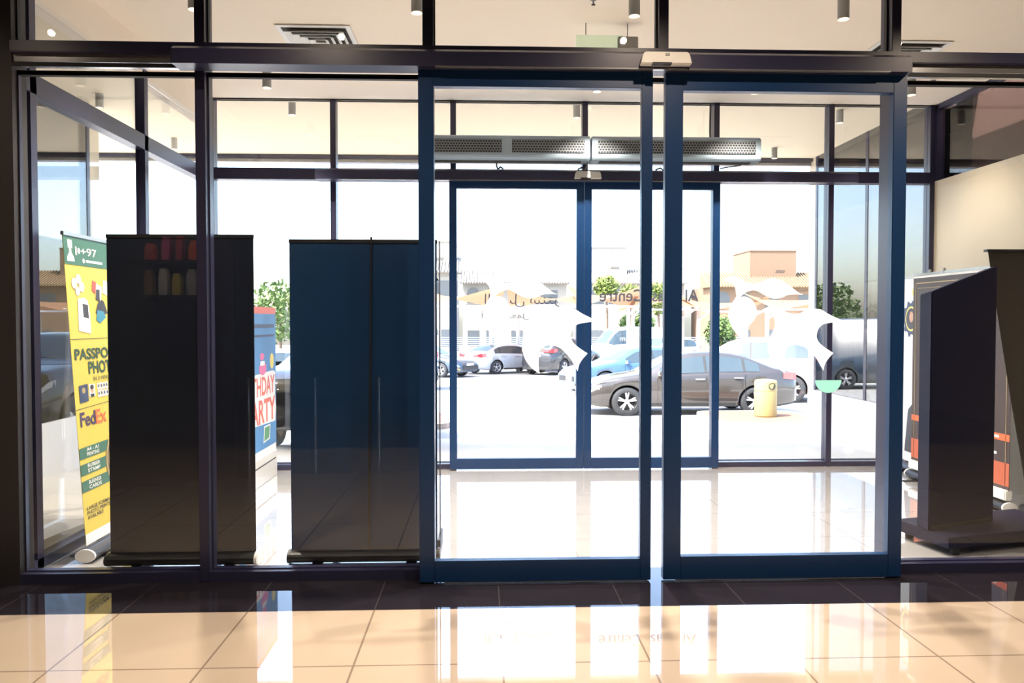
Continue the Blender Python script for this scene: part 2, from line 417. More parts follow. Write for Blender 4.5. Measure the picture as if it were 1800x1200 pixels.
# white swirl stickers on both leaves (points read off the film, in millimetres-like pixel units)
def decal(door, dx):
    y = YD + .0175
    def q(pts): return [((at(1260 + a / 6.317 + dx, 470 + b / 6.317, y)).x, (at(1260 + a / 6.317, 470 + b / 6.317, y)).z) for a, b in pts]
    A = [(70, 145), (110, 110), (180, 95), (240, 110), (310, 155), (380, 178), (440, 178), (510, 150), (570, 125), (640, 120), (700, 135), (780, 180), (850, 235), (910, 280), (960, 300), (900, 298), (820, 300), (770, 312), (720, 335), (650, 345), (580, 330), (520, 300), (470, 270), (420, 253), (360, 260), (300, 290), (262, 328), (222, 320), (213, 270), (207, 235), (190, 200), (150, 165), (110, 150)]
    B = [(222, 318), (262, 328), (310, 322), (370, 345), (415, 395), (440, 460), (440, 530), (410, 590), (370, 630), (345, 670), (330, 730), (320, 800), (318, 850), (290, 810), (250, 770), (200, 710), (160, 640), (135, 570), (130, 520), (145, 450), (170, 400), (200, 350)]
    C = [(495, 480), (540, 450), (600, 430), (660, 435), (720, 465), (770, 495), (850, 515), (920, 510), (980, 480), (1050, 460), (1110, 460), (1165, 470), (1230, 510), (1300, 545), (1380, 580), (1445, 588), (1370, 600), (1280, 610), (1200, 625), (1160, 645), (1125, 690), (1108, 760), (1125, 815), (1160, 855), (1210, 895), (1295, 950), (1240, 1010), (1200, 1075), (1185, 1145), (1150, 1085), (1100, 1000), (1040, 935), (980, 885), (900, 860), (840, 862), (790, 885), (765, 930), (752, 1000), (750, 1080), (762, 1172), (725, 1150), (660, 1095), (605, 1020), (575, 930), (568, 850), (585, 785), (620, 720), (648, 640), (640, 570), (600, 520), (545, 490)]
    o = None
    for pts, sharp in ((A, (0, 14, 26)), (B, (12,)), (C, (0, 15, 25, 28, 39))):
        lp = smooth_loop(q(pts), sharp)
        mb = MB(); mb.add([(a, y, b) for a, b in lp], [list(range(len(lp)))])
        MB.build(mb, 'sticker', M['film'], door, fix=False)
decal(d1, -432); decal(d2, 0)
mb = MB(); c = at(1456, 668, YD + .0175); r = 24 * YD / F
mb.add([(c.x + r * math.cos(a), c.y, c.z + r * math.sin(a) * .95) for a in [math.pi + math.pi * k / 20 for k in range(21)]], [list(range(21))])
mb.build('round_sticker', M['mint'], d2, fix=False)

# sliding door operator box on the header + sensors
def operator(name, label, x0, x1, y0, y1, z0, z1, lip):
    t = thing(name, label, 'door operator', ((x0 + x1) / 2, y1, z0))
    def L(a): return (a[0] - (x0 + x1) / 2, a[1] - y1, a[2] - z0)
    cover = [(x0, y0, z0 + .0), (x0, y0, z1 - .02), (x0, y0 + .03, z1), (x0, y1, z1), (x0, y1, z0)]
    MB().prism([L(p) for p in cover], (x1 - x0, 0, 0)).build('cover', M['frame'], t)
    for x in (x0 - .003, x1 - .001):
        MB().prism([L((x, y0 + .002, z0 + .002)), L((x, y0 + .002, z1 - .02)), L((x, y0 + .03, z1 - .002)), L((x, y1, z1 - .002)), L((x, y1, z0 + .002))], (.004, 0, 0)).build('end_cap', M['black'], t)
    if lip: MB().box(L((lip[0], y0 - .003, z0 - .004)), L((lip[1], y0 + .02, z0 + .002))).build('edge_strip', M['side_alu'], t)
    return t
operator('door_operator', 'long dark sliding door operator on the inner header', X(310, 4.03), X(1592, 4.03), 4.00, 4.125, Z(117, 4.00), Z(84, 4.00), (X(766, 4.0), X(1560, 4.0)))
operator('door_operator', 'dark sliding door operator over the outer doors, farther back', X(557, 7.10), X(1503, 7.10), 7.07, 7.22, Z(316, 7.07), Z(296, 7.07), (X(600, 7.07), X(1450, 7.07)))

def sensor(label, px0, px1, py0, py1, y):
    a, b = at(px0, py1, y), at(px1, py0, y); cx = (a.x + b.x) / 2; w2 = (b.x - a.x) / 2; h = b.z - a.z
    t = thing('motion_sensor', label, 'sensor', (cx, y, a.z), group='motion sensors over the doors')
    pr = [(-w2, 0), (-w2 * .92, h * .75), (-w2 * .84, h), (w2 * .84, h), (w2 * .92, h * .75), (w2, 0)]
    MB().prism([(p, 0, q) for p, q in pr], (0, .05, 0)).build('housing', M['offwhite'], t, bevel=.004)
    MB().box((-w2 * .55, -.003, -h * .05), (w2 * .2, .03, h * .10)).build('lens_strip', M['gasket'], t)
    MB().box((w2 * -.05, -.004, h * .68), (w2 * .12, .01, h * .86)).build('indicator_window', M['lamp_grey'], t)
    return t
sensor('white door sensor fixed to the inner door header', 1127, 1217, 91, 111, 3.945)
sensor('smaller white door sensor on the outer door header', 1010, 1058, 301, 313, 7.015)

# ------------------------------------------------------------------ left glass side of the vestibule
e = sempty('window_20', 'clear glass side of the vestibule on the left', 'window')
MB().box((XL - .03, YI + .13, .06), (XL - .022, YO, 2.67)).build('pane', M['glass'], e)
MB().box((XL - .03, YI + .13, 2.77), (XL - .022, YO, ZC - .26)).build('pane', M['glass'], e)
for i, y in enumerate((YI + .13, 4.40, 5.84)):
    if i == 0: continue
    MB().box((XL - .05, y - .03, 0), (XL + .02, y + .03, ZC - .2)).build('upright', M['frame'], e)
MB().box((XL - .06, YI + .13, 2.665), (XL + .02, YO, 2.775)).build('side_beam', M['frame'], e)
MB().box((XL - .06, YI + .13, 0), (XL + .02, YO, .06)).build('sill', M['frame'], e)
sbox('wall_left_bulkhead', (XL - .12, YI + .13, ZC - .25), (XL + .01, YO + .1, ZC), M['ceil'], 'plaster band above the left side glass', 'wall')

# ------------------------------------------------------------------ outer glass front
XO = [X(587, YO), X(797, YO), X(1028, YO), X(1258, YO), X(1459, YO)]
ow = .026
ZH0, ZH1 = Z(317, YO), Z(297, YO)
posts = [XL - .0] + XO + [XR - .02]
for i, xm in enumerate(posts):
    z0 = ZH1 if i == 3 else 0
    struct(MB().box((xm - ow, YO, z0), (xm + ow, YO + .11, ZC)).build('trim_%d' % (20 + i), M['frame'], bevel=.003), 'upright bar of the outer glass front', 'frame')
struct(MB().box((XL, YO + .005, ZH0), (XR, YO + .11, ZH1)).build('trim_30', M['frame'], bevel=.003), 'dark header across the outer glass front', 'frame')
YGO = YO + .05
def ofixed(n, i, label, x0=None, x1=None):
    e = sempty('window_%d' % n, label, 'window'); x0 = posts[i] + ow; x1 = posts[i + 1] - ow
    MB().box((x0, YGO, .05), (x1, YGO + .008, ZH0)).build('pane', M['glass'], e)
    MB().box((x0, YO + .01, 0), (x1, YO + .09, .045)).box((x0, YO + .04, .055), (x1, YO + .07, .066)).build('frame', M['frame'], e)
ofixed(21, 0, 'far left bay of the outer glass front'); ofixed(22, 1, 'bay left of the outer doors')
ofixed(23, 4, 'bay right of the outer doors'); ofixed(24, 5, 'far right bay of the outer glass front')
for i in range(6):
    e = sempty('window_%d' % (25 + i), 'transom glass of the outer front, bay %s' % ['at the far left', 'second from left', 'over the left door leaf', 'over the right door leaf', 'second from right', 'at the far right'][i], 'window')
    MB().box((posts[i] + ow, YGO, ZH1), (posts[i + 1] - ow, YGO + .008, ZC)).build('pane', M['glass'], e)
YDo = 7.16
zb2, zt2 = .012, ZH0
st = (X(803, YDo) - X(790, YDo), X(1026, YDo) - X(1013, YDo))
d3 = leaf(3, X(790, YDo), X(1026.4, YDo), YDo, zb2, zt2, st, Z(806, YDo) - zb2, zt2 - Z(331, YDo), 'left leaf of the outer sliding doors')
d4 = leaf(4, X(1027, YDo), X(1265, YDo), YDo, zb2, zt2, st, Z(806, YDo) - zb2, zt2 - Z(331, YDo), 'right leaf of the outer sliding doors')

# lettering on the outer doors, to be read from the street
yl = YDo + .030
def street(body, pxl, pxr, py0, py1, door, m, bold=.0, name='lettering'):
    a, b = at(pxr, py1, yl), at(pxl, py0, yl)      # as seen from inside, the text begins on the right
    s = Sheet((a.x, yl, a.z), (-(a.x - b.x), 0, 0), (0, 0, b.z - a.z), (0, 1, 0))
    s.text(body, 0, 0, 1, 1, bold=bold).build(name, m, door, fix=False)
street('Al Wasl Centre', 1054, 1228, 508, 530, d4, M['letter'], .012)
street('\ufeae\ufe98\ufee8\ufeb3 \ufede\ufebb\ufeee\ufedf\ufe8d', 852, 984, 516, 540, d3, M['letter'])
street('\ufede\ufee4\ufecc\ufedf\ufe8d \ufe95\ufe8e\ufed7\ufeed\ufe83', 846, 930, 546, 562, d3, M['letter'])
street('00 am', 1090, 1122, 590, 599, d4, M['film'], .01)

# ------------------------------------------------------------------ air curtains
def air_curtain(label, px0, px1, dy=0):
    y0 = 6.86; x0, x1 = X(px0, y0), X(px1, y0); z0, z1 = Z(277, y0), Z(236, y0); h = z1 - z0; W = x1 - x0
    t = thing('air_curtain', label, 'air curtain', (x0, y0, z0), group='air curtains over the outer doors')
    pr = [(0, .015), (.005, h * .9), (.03, h), (.26, h), (.26, 0), (.05, -.012), (.015, -.008)]
    MB().prism([(0, a, b) for a, b in pr], (W, 0, 0)).build('housing', M['lightgrey'], t, bevel=.006)
    for a, b in ((.035, .47), (.53, .965)):
        MB().box((W * a, -.006, h * .24), (W * b, .006, h * .80)).build('grille', M['grille'], t)
    MB().box((W * .05, .06, -.018), (W * .95, .13, -.008)).build('outlet', M['slot'], t)
    return t
air_curtain('left grey air curtain with perforated front, above the outer doors', 744, 1037)
air_curtain('right grey air curtain with perforated front, its end free', 1040, 1336)
ZB, ZTOP = Z(277, 6.86), Z(296, 7.07)
for px, lab in ((873, 'cable drooping under the left air curtain'), (1032, 'cable where the two air curtains meet'), (1172, 'cable hanging down beside the right door gap')):
    a = at(px, 279, 6.95); s = 1 if px == 873 else -1
    tag(MB().tube([(a.x, 6.95, ZB - .022), (a.x, 6.97, ZB - .05), (a.x + .012 * s, 7.0, ZB - .075), (a.x + .035 * s, 7.05, ZTOP + .012), (a.x + .06 * s, 7.12, ZTOP + .010)], .008).build('cable', M['cable']), lab, 'cable')
tag(MB().tube([at(1303, 290, 6.98), at(1285, 293, 7.02), at(1266, 296, 7.1)], .006).build('cable', M['cable']), 'thin cable at the right end of the air curtains', 'cable')
tag(MB().tube([at(1249, 183, 7.19), at(1248, 230, 7.19), at(1249, 262, 7.12)], .009).build('cable', M['cable']), 'cable running down the upright bar above the right air curtain', 'cable')

# ------------------------------------------------------------------ ceiling fittings
def downlight(label, x, y, zc, r=.036, L=.135, power=0):
    t = thing('downlight', label, 'downlight', (x, y, zc - L), group='cylinder downlights')
    MB().lathe([(r * .96, .002), (r, .004), (r, L - .002), (r * 1.0, L)], n=24).build('body', M['lamp_grey'], t)
    MB().lathe([(0.0001, .004), (r * .9, .003), (r * .96, 0)], n=24).build('lens', M['lens'], t)
    if power:
        lamp('downlight_beam', 'SPOT', (x, y, zc - L - .01), power, (1, .87, .71), spot_size=math.radians(110), spot_blend=.8, shadow_soft_size=.03)
    return t
row = {0: 'front row of the vestibule ceiling', 1: 'rear row of the vestibule ceiling'}
for r_, y in ((0, 4.88), (1, 6.48)):
    for i, x in enumerate((-1.79, -.415, .955, 2.30, 3.65)):
        if r_ == 0 and i == 4: continue
        if r_ == 1 and i == 1: continue
        lab = 'grey cylinder downlight, ' + ['leftmost', 'second from left', 'third from left', 'fourth from left', 'rightmost'][i] + ' in the ' + row[r_]
        downlight(lab, x, y, ZC, power=460 if x < 2 else 120 if x > 3 else 360)
for lab, x, y in (('downlight under the outdoor canopy seen above the far left bay', -3.72, 7.65), ('downlight under the outdoor canopy left of the doors', -1.92, 7.85), ('small downlight under the canopy above the air curtain gap', .95, 7.85),
                  ('downlight under the canopy right of the doors, near row', 3.72, 7.95), ('downlight under the canopy right of the doors, far row', 3.70, 9.70), ('far row canopy downlight seen through the left side glass', -3.72, 9.45)):
    downlight('grey cylinder ' + lab, x, y, 3.6, power=60)

def diffuser(label, x0, x1, y0, y1):
    t = thing('ceiling_vent', label, 'vent', ((x0 + x1) / 2, (y0 + y1) / 2, ZC), group='square vents in the vestibule ceiling'); a = (x1 - x0) / 2; b = (y1 - y0) / 2
    def ring(o, z0, wd, z1=None):
        mb = MB(); z1 = z0 if z1 is None else z1
        O = [(-a * o, -b * o, z0), (a * o, -b * o, z0), (a * o, b * o, z0), (-a * o, b * o, z0)]; p = o - wd
        I = [(-a * p, -b * p, z1), (a * p, -b * p, z1), (a * p, b * p, z1), (-a * p, b * p, z1)]
        U = [(v[0], v[1], v[2] + .004) for v in O]; V = [(v[0], v[1], v[2] + .004) for v in I]
        mb.add(O + I + U + V, [(k, (k + 1) % 4, 4 + (k + 1) % 4, 4 + k) for k in range(4)] + [(8 + k, 8 + (k + 1) % 4, 12 + (k + 1) % 4, 12 + k) for k in range(4)] + [(k, (k + 1) % 4, 8 + (k + 1) % 4, 8 + k) for k in range(4)] + [(4 + k, 4 + (k + 1) % 4, 12 + (k + 1) % 4, 12 + k) for k in range(4)])
        return mb
    ring(1.0, -.010, .13).build('frame', M['white'], t)
    MB().box((-a * .88, -b * .88, -.004), (a * .88, b * .88, -.002)).build('backing', M['slot'], t)
    for o in (.80, .62, .44, .26): ring(o, -.034, .12, -.010).build('louvre', M['white'], t)
    return t
diffuser('square louvred ceiling vent above the left fixed bay', X(487, 5.46), X(618, 5.46), 5.44, 6.02)
diffuser('square louvred ceiling vent at the right, partly behind an upright bar', X(1540, 5.6), X(1668, 5.6), 5.58, 6.16)
for lab, px, py, y in (('small ceiling sprinkler above the left door leaf', 1043, 2, 4.95), ('small ceiling sprinkler over the left fixed bay', 405, 143, 6.3), ('small ceiling sprinkler over the right fixed bay', 1640, 156, 6.5)):
    p = at(px, py, y)
    t = thing('sprinkler', lab, 'sprinkler', (p.x, y, ZC), group='ceiling sprinklers')
    MB().lathe([(.0001, 0), (.022, 0), (.022, -.008), (.006, -.012), (.006, -.035)], n=12).build('body', M['lamp_grey'], t)
    MB().lathe([(.0001, -.034), (.014, -.036), (.014, -.039), (.0001, -.040)], n=12).build('deflector', M['slot'], t)
p = at(1060, 75, 5.35)
t = thing('exit_sign', 'hanging green emergency sign with grey battery box under the ceiling', 'sign', (p.x, 5.35, p.z))
MB().box((-.19, -.006, -.05), (.14, .006, .05)).build('green_panel', M['exit'], t)
MB().box((.10, -.03, -.045), (.24, .05, .035)).build('battery_box', M['lamp_grey'], t, bevel=.004)
MB().tube([(-.12, 0, .05), (-.12, 0, ZC - p.z)], .004).build('hanger', M['lamp_grey'], t)
MB().tube([(.17, 0, .03), (.17, 0, ZC - p.z)], .004).build('hanger', M['lamp_grey'], t)

# ------------------------------------------------------------------ roll-up banners
def rollup(label, a, b, h, back, front=None, pole=False, z_panel=.075, group=None, lean=(0, 0), caps=('black', 'black'), cas=.048):
    """a -> b: ground line seen from the printed side's reader, left to right; local x along the line, -y towards the reader of the print"""
    a, b = Vector((*a, 0)), Vector((*b, 0)); Wd = (b - a).length; ang = math.atan2(b.y - a.y, b.x - a.x)
    t = thing('rollup_banner', label, 'banner', a, ang, group)
    pr = [(math.cos(q) * cas * 1.15, .042 + math.sin(q) * .036) for q in [2 * math.pi * k / 20 for k in range(20)]]
    MB().prism([(0, p, q) for p, q in pr], (Wd, 0, 0)).build('cassette', M['black'], t)
    for k, x in enumerate((-.016, Wd)):
        MB().prism([(x, p * 1.04, .042 + (q - .042) * 1.08) for p, q in pr], (.016, 0, 0)).build('end_cap', M['pwhite'] if caps[k] == 'white' else M['black'], t)
    for x in (.15, Wd - .15): MB().box((x - .03, -.16, 0), (x + .03, .16, .006)).build('foot', M['black'], t, bevel=.002)
    lx, ly = lean
    base = [(0, -.001, z_panel), (Wd, -.001, z_panel), (Wd + lx, -.001 + ly, h), (lx, -.001 + ly, h)]
    MB().prism(base, (0, .002, 0)).build('banner_sheet', back, t)
    MB().box((lx - .002, -.009 + ly, h - .006), (Wd + lx + .002, .009 + ly, h + .016)).build('top_rail', M['black'] if front is None else M['side_alu'], t, bevel=.002)
    if pole: MB().tube([(Wd * pole, .012, .05), (Wd * pole - .012, .022, h * .5), (Wd * pole - .022, .010, h + .030)], .006).build('pole', M['black'], t)
    return t, Wd
YB = 4.43
def gx(px, y): return X(px, y)
hb = Z(415, YB)
# the two banners whose backs face the camera (their readers stand outside)
rollup('dark back of a roll-up banner behind the far left glass bay', (X(448, YB, 700), YB), (X(191, YB, 700), YB), Z(414, YB) - .016, M['pvcdark'], z_panel=.07, caps=('white', 'black'))
rollup('dark roll-up banner back tinted with blue haze, with support pole, left of the doors', (X(768, YB, 700), YB + .02), (X(509, YB, 700), YB + .02), Z(421, YB) - .016, M['pvchaze'], z_panel=.07, pole=.47)
# slim stand seen edge on behind the door stile
xx = X(773, 4.78)
t = thing('banner_stand', 'thin banner stand seen edge-on beside the left door stile', 'banner', (xx, 4.78, 0))
MB().box((-.004, -.004, .06), (.004, .004, Z(424, 4.78))).build('pole', M['side_alu'], t)
MB().box((-.010, -.14, 0), (.010, .14, .07)).build('foot', M['black'], t, bevel=.003)
# yellow copy-shop banner leaning along the left glass
bx, by0, bw = -2.30, 4.50, .62
t, Wd = rollup('yellow copy shop banner with green header leaning on the left side glass', (bx, by0 + bw), (bx, by0), 1.90, M['yellow'], front=True, z_panel=.10, lean=(0.0, .11), caps=('white', 'white'))
# the reader stands on the right (+x): local -y is +x ... the sheet's left edge as read is nearest the camera
t.location = (bx, by0, 0); t.rotation_euler = (0, 0, math.pi / 2)
L3 = Vector((0, .11, 1.80)).normalized()
S = Sheet((0, -.002, .10), (bw, 0, 0), (0, .11, 1.80), (0, -1, .06))
sheet = [c for c in t.children if c.name.startswith('banner_sheet')][0]
def pr(mb, name, m): return mb.build(name, m, sheet, fix=False)
pr(S.rect(0, .905, 1, .997), 'header_band', M['green'])
pr(S.rect(0, .0, 1, .035), 'lower_band', M['pwhite'])
mb = S.text('+97', .30, .940, .60, .966, bold=.01, h=.0022)
pr(mb, 'lettering', M['pwhite']); pr(S.rect(.20, .938, .225, .966, h=.0022), 'phone_icon', M['pwhite']); pr(S.disc(.262, .953, .025, .010, h=.0022), 'phone_icon', M['pwhite']); pr(S.disc(.34, .922, .02, .008, h=.0022), 'web_icon', M['pwhite']); pr(S.rect(.38, .918, .7, .926, h=.0022), 'caption_strip', M['pwhite'])
mb = S.poly([(.04, .915), (.18, .915), (.17, .93), (.13, .945), (.13, .958), (.15, .958), (.15, .985), (.07, .985), (.07, .958), (.09, .958), (.09, .945), (.05, .93)], h=.0020)
pr(mb, 'emblem', M['pgrey'])
mb = S.text('PASSPORT', .05, .595, .92, .632, bold=.03); S.text('PHOTO', .28, .545, .85, .588, mb, bold=.03); S.text('IN 3 MINUTES', .36, .522, .78, .536, mb, bold=.0)
pr(mb, 'lettering', M['dkgreen'])
pr(S.rect(0, .662, 1, .664), 'rule', M['dkgreen']); pr(S.poly([(0, .435), (1, .447), (1, .449), (0, .437)]), 'rule', M['dkgreen'])
pr(S.text('Fed', .06, .378, .34, .425, bold=.022), 'lettering', M['purple']); pr(S.text('Ex', .35, .378, .56, .425, bold=.022), 'lettering', M['orange'])
mb = MB()
for b in (.275, .222, .168): S.poly([(0, b), (.55, b + .004), (.55, b + .040), (0, b + .036)], mb)
pr(mb, 'green_strip', M['green'])
for b, (q1, q2) in zip((.275, .222, .168), (('A4 - A1', 'PRINTING'), ('RUBBER', 'STAMP'), ('BUSINESS', 'CARDS'))):
    pr(S.text(q1, .13, b + .022, .36, b + .034, bold=.012, h=.0018), 'lettering', M['pwhite']); pr(S.text(q2, .13, b + .006, .36, b + .018, bold=.012, h=.0018), 'lettering', M['pwhite'])
mb = S.disc(.78, .24, .30, .105, r_in=.90, h=.0022); S.disc(.78, .24, .25, .086, mb, .0022, r_in=.93)
pr(mb, 'seal_ring', M['pgold']); pr(S.disc(.78, .24, .27, .094, h=.0019), 'seal', mat('seal_brown', (.10, .075, .05), .4))
for q_ in (('LARGE FORMAT', .06, .108, .54, .120), ('PHOTO PRINTING', .06, .093, .58, .105), ('AVAILABLE', .06, .078, .36, .090)): pr(S.text(*q_, bold=.01), 'lettering', M['ink'])
# printed pictures: mugs, cards, copier, shirts, passport, portrait, photo strip
mb = S.disc(.14, .845, .05, .018, h=.0012); S.disc(.22, .86, .05, .016, mb, .0012); S.disc(.27, .835, .05, .018, mb, .0012); S.disc(.19, .82, .04, .015, mb, .0012); pr(mb, 'mug_picture', M['pgrey'])
mb = S.poly([(.52, .80), (.62, .79), (.66, .84), (.55, .85)], h=.0012); S.poly([(.66, .82), (.76, .81), (.80, .86), (.70, .865)], mb, .0012); pr(mb, 'card_picture', M['pwhite'])
mb = S.poly([(.46, .825), (.52, .815), (.55, .855), (.48, .86)], h=.0013); pr(mb, 'card_picture', M['pred']); pr(S.poly([(.52, .795), (.60, .79), (.61, .83), (.54, .83)], h=.0014), 'card_picture', M['ink'])
mb = S.poly([(.16, .69), (.38, .68), (.39, .745), (.36, .79), (.30, .80), (.18, .795)], h=.0012); pr(mb, 'copier_picture', M['pwhite'])
mb = S.poly([(.26, .735), (.36, .73), (.36, .775), (.26, .78)], h=.0014); pr(mb, 'copier_picture', M['ink'])
mb = MB()
for b in (.694, .705, .716, .727): S.rect(.20, b, .38, b + .002, mb, .0014)
pr(mb, 'copier_picture', M['pgrey'])
pr(S.poly([(.50, .75), (.60, .735), (.74, .75), (.68, .79), (.60, .80), (.54, .775)], h=.0012), 'shirt_picture', M['ink']); pr(S.poly([(.50, .725), (.58, .715), (.70, .735), (.66, .755), (.54, .76)], h=.0013), 'shirt_picture', M['pteal'])
pr(S.poly([(.08, .455), (.24, .458), (.24, .515), (.08, .512)], h=.0012), 'passport_picture', M['pnavy'])
pr(S.disc(.16, .495, .03, .010, h=.0014), 'passport_picture', M['pgold'])
pr(S.rect(.26, .47, .37, .512, h=.0012), 'portrait_picture', M['pwhite']); pr(S.disc(.315, .494, .032, .012, h=.0015), 'portrait_picture', M['skin']); pr(S.disc(.315, .502, .035, .008, h=.0016), 'portrait_picture', M['ink']); pr(S.rect(.28, .47, .35, .480, h=.0015), 'portrait_picture', M['ink'])
for r_ in range(2):
    for c_ in range(4):
        pr(S.rect(.42 + c_ * .055, .465 + r_ * .025, .467 + c_ * .055, .487 + r_ * .025, h=.0012), 'portrait_print', M['pwhite']); pr(S.disc(.4435 + c_ * .055, .477 + r_ * .025, .014, .006, h=.0014), 'portrait_head', M['pnavy'])

# blue birthday board near the outer glass
X0, Y0, Y1 = -1.885, 5.95, 7.06
t = thing('promotion_board', 'blue birthday party board on a pale plinth near the outer glass', 'board', (X0, Y0, 0))
D = Y1 - Y0
MB().box((-.34, 0, 0), (.0, D, .235)).build('plinth', M['offwhite'], t, bevel=.004)
MB().box((-.05, 0.02, .235), (-.005, D - .01, 1.52)).build('board', M['pwhite'], t, bevel=.003)
S = Sheet((-.005, .02, .235), (0, D - .03, 0), (0, 0, 1.285), (1, 0, 0)); board = t.children[1]
pr2 = lambda mb, name, m: mb.build(name, m, board, fix=False)
pr2(S.rect(0, .05, 1, .955), 'blue_print', M['pblue']); pr2(S.rect(0, .955, 1, 1.0), 'red_band', M['pcoral'])
pr2(S.poly([(.05, .40), (.10, .385), (.16, .23), (.97, .205), (1.0, .30), (.97, .40), (.985, .55), (.90, .565), (.06, .55)], h=.0016), 'lettering_backing', M['pwhite'])
pr2(S.text('BIRTHDAY', .08, .41, .955, .535, bold=.022, h=.0024), 'lettering', M['pcoral']); pr2(S.text('PARTY', .19, .225, .97, .385, bold=.025, h=.0024), 'lettering', M['pcoral'])
pr2(S.disc(.88, .63, .055, .055, h=.0020), 'balloon_picture', M['pyel']); pr2(S.disc(.62, .59, .10, .045, h=.0020), 'cake_picture', M['ppink']); pr2(S.disc(.60, .67, .06, .025, h=.0020), 'cake_picture', M['ppink']); pr2(S.rect(.55, .61, .67, .64, h=.0024), 'cake_picture', M['pwhite'])
pr2(S.poly([(.64, .10), (.78, .11), (.80, .19), (.66, .19)], h=.0030), 'gift_picture', M['pgrn']); pr2(S.poly([(.62, .09), (.80, .10), (.82, .20), (.64, .20)], h=.0024), 'gift_picture', M['pwhite'])
pr2(S.rect(.4, .80, .95, .815, h=.0018), 'caption_strip', M['pnavy']); pr2(S.rect(.3, .86, .95, .885, h=.0018), 'caption_strip', M['pnavy'])
MB().box((.0005, .1, .16), (.003, D - .05, .17)).build('vent_slot', M['slot'], t)

# ------------------------------------------------------------------ right side: kiosk, platform, banners
A, B, C_ = at(1632, 942, 4.57), at(1746, 927, 4.78), at(1611, 935, 4.70)
A.z = B.z = C_.z = .115; Dq = B + C_ - A
t = thing('display_kiosk', 'black kiosk with slanted top standing on a low black platform, right', 'kiosk', (A.x, A.y, .115))
def rel(p, z): return (p.x - A.x, p.y - A.y, z - .115)
hA, hB, hC = Z(511, 4.57), Z(464, 4.78), Z(517, 4.70); hD = hB + hC - hA
mb = MB(); lo = [rel(q, .115) for q in (A, B, Dq, C_)]; hi = [rel(A, hA), rel(B, hB), rel(Dq, hD), rel(C_, hC)]
mb.add(lo + hi, [(3, 2, 1, 0), (4, 5, 6, 7)] + [(i, (i + 1) % 4, 4 + (i + 1) % 4, 4 + i) for i in range(4)])
mb.build('body', M['kiosk'], t, bevel=.006)
n_ = (Vector(lo[1]) - Vector(lo[0])).normalized(); side = Vector((n_.y, -n_.x, 0))
MB().add([Vector(lo[0]) + n_ * .02 + side * .001 + Vector((0, 0, .002)), Vector(lo[1]) - n_ * .02 + side * .001 + Vector((0, 0, .002)), Vector(lo[1]) - n_ * .02 + side * .001 + Vector((0, 0, .03)), Vector(lo[0]) + n_ * .02 + side * .001 + Vector((0, 0, .03))], [(0, 1, 2, 3)]).build('skirting', M['black'], t)
P0, P1, P2 = at(1668, 980, 4.42), at(1574, 944, 4.86), at(1890, 958, 4.66)
P3 = P1 + (P2 - P0)
t = thing('platform', 'low black platform on feet under the slanted kiosk', 'platform', (P0.x, P0.y, 0))
MB().prism([(q.x - P0.x, q.y - P0.y, .045) for q in (P0, P2, P3, P1)], (0, 0, .070)).build('deck', M['kiosk'], t, bevel=.004)
cen = (P0 + P3) / 2
for q in (P0, P1, P2, P3):
    f = q + (cen - q) * .16
    MB().lathe([(.022, 0), (.026, .006), (.026, .045)], (f.x - P0.x, f.y - P0.y, 0), n=14).build('foot', M['gasket'], t)
# olive back of a tapered banner at the right edge of the frame
yb = 5.28
TL, BL = at(1737, 441, yb), at(1806, 920, yb)
t = thing('tapered_banner', 'dark olive back of a tapered banner at the right edge', 'banner', (BL.x, yb, 0))
w2 = .55
cols = []
for i in range(13):
    f = i / 12; xl = (TL.x - BL.x) * (f ** 1.15); z = .10 + (TL.z - .10) * f; cols.append((xl, z, .03 * math.sin(f * 3.1)))
vs = []
for xl, z, dy in cols: vs += [(xl, dy, z), (w2 - xl * .4, dy + .02, z), (w2 - xl * .4, dy + .023, z), (xl, dy + .003, z)]
fs = [(4 * i + k, 4 * i + (k + 1) % 4, 4 * i + 4 + (k + 1) % 4, 4 * i + 4 + k) for i in range(12) for k in range(4)] + [(3, 2, 1, 0), (48, 49, 50, 51)]
MB().add(vs, fs).build('banner_sheet', M['pvcolive'], t)
MB().box((TL.x - BL.x - .01, -.008, TL.z - .005), (w2 + .05, .035, TL.z + .012)).build('top_rail', M['black'], t)
MB().box((-.02, -.04, 0), (w2 + .02, .07, .09)).build('base', M['black'], t, bevel=.01)
# coffee banner along the right wall
cx, cy0, cy1 = 3.82, 5.42, 6.70
t, Wd = rollup('brown coffee banner with a white cup along the right wall', (cx, cy1), (cx + .02, cy0), 1.80, M['coffee'], front=True, z_panel=.16, caps=('white', 'white'))
t.location = (cx, cy1, 0); t.rotation_euler = (0, 0, -math.pi / 2)
sheet = [c for c in t.children if c.name.startswith('banner_sheet')][0]
S = Sheet((0, -.002, .16), (Wd, 0, 0), (0, 0, 1.64), (0, -1, 0))
def sy(y): return (cy1 - y) / Wd
def sz(z): return (z - .16) / 1.64
mb = MB()
for a0, b0, a1, b1 in ((.03, .955, .97, .96), (.03, .03, .035, .96), (.965, .03, .97, .96), (.05, .93, .95, .932)): S.rect(a0, b0, a1, b1, mb)
pr(mb, 'border_line', M['pgold'])
pr(S.rect(0, .985, 1, 1), 'upper_band', M['pwhite'])
pr(S.rect(.0, sz(.52), 1, sz(.57)), 'orange_band', M['orange']); pr(S.rect(0, sz(.19), 1, sz(.36)), 'orange_band', mat('print_burnt_orange', (.52, .12, .05), .5))
a_ = sy(5.76)
pr(S.disc(a_, sz(.80), .135, .055, h=.0012), 'cup_picture', M['pwhite']); pr(S.poly([(a_ - .13, sz(.79)), (a_ - .09, sz(.66)), (a_ + .09, sz(.66)), (a_ + .13, sz(.79))], h=.0011), 'cup_picture', M['pwhite'])
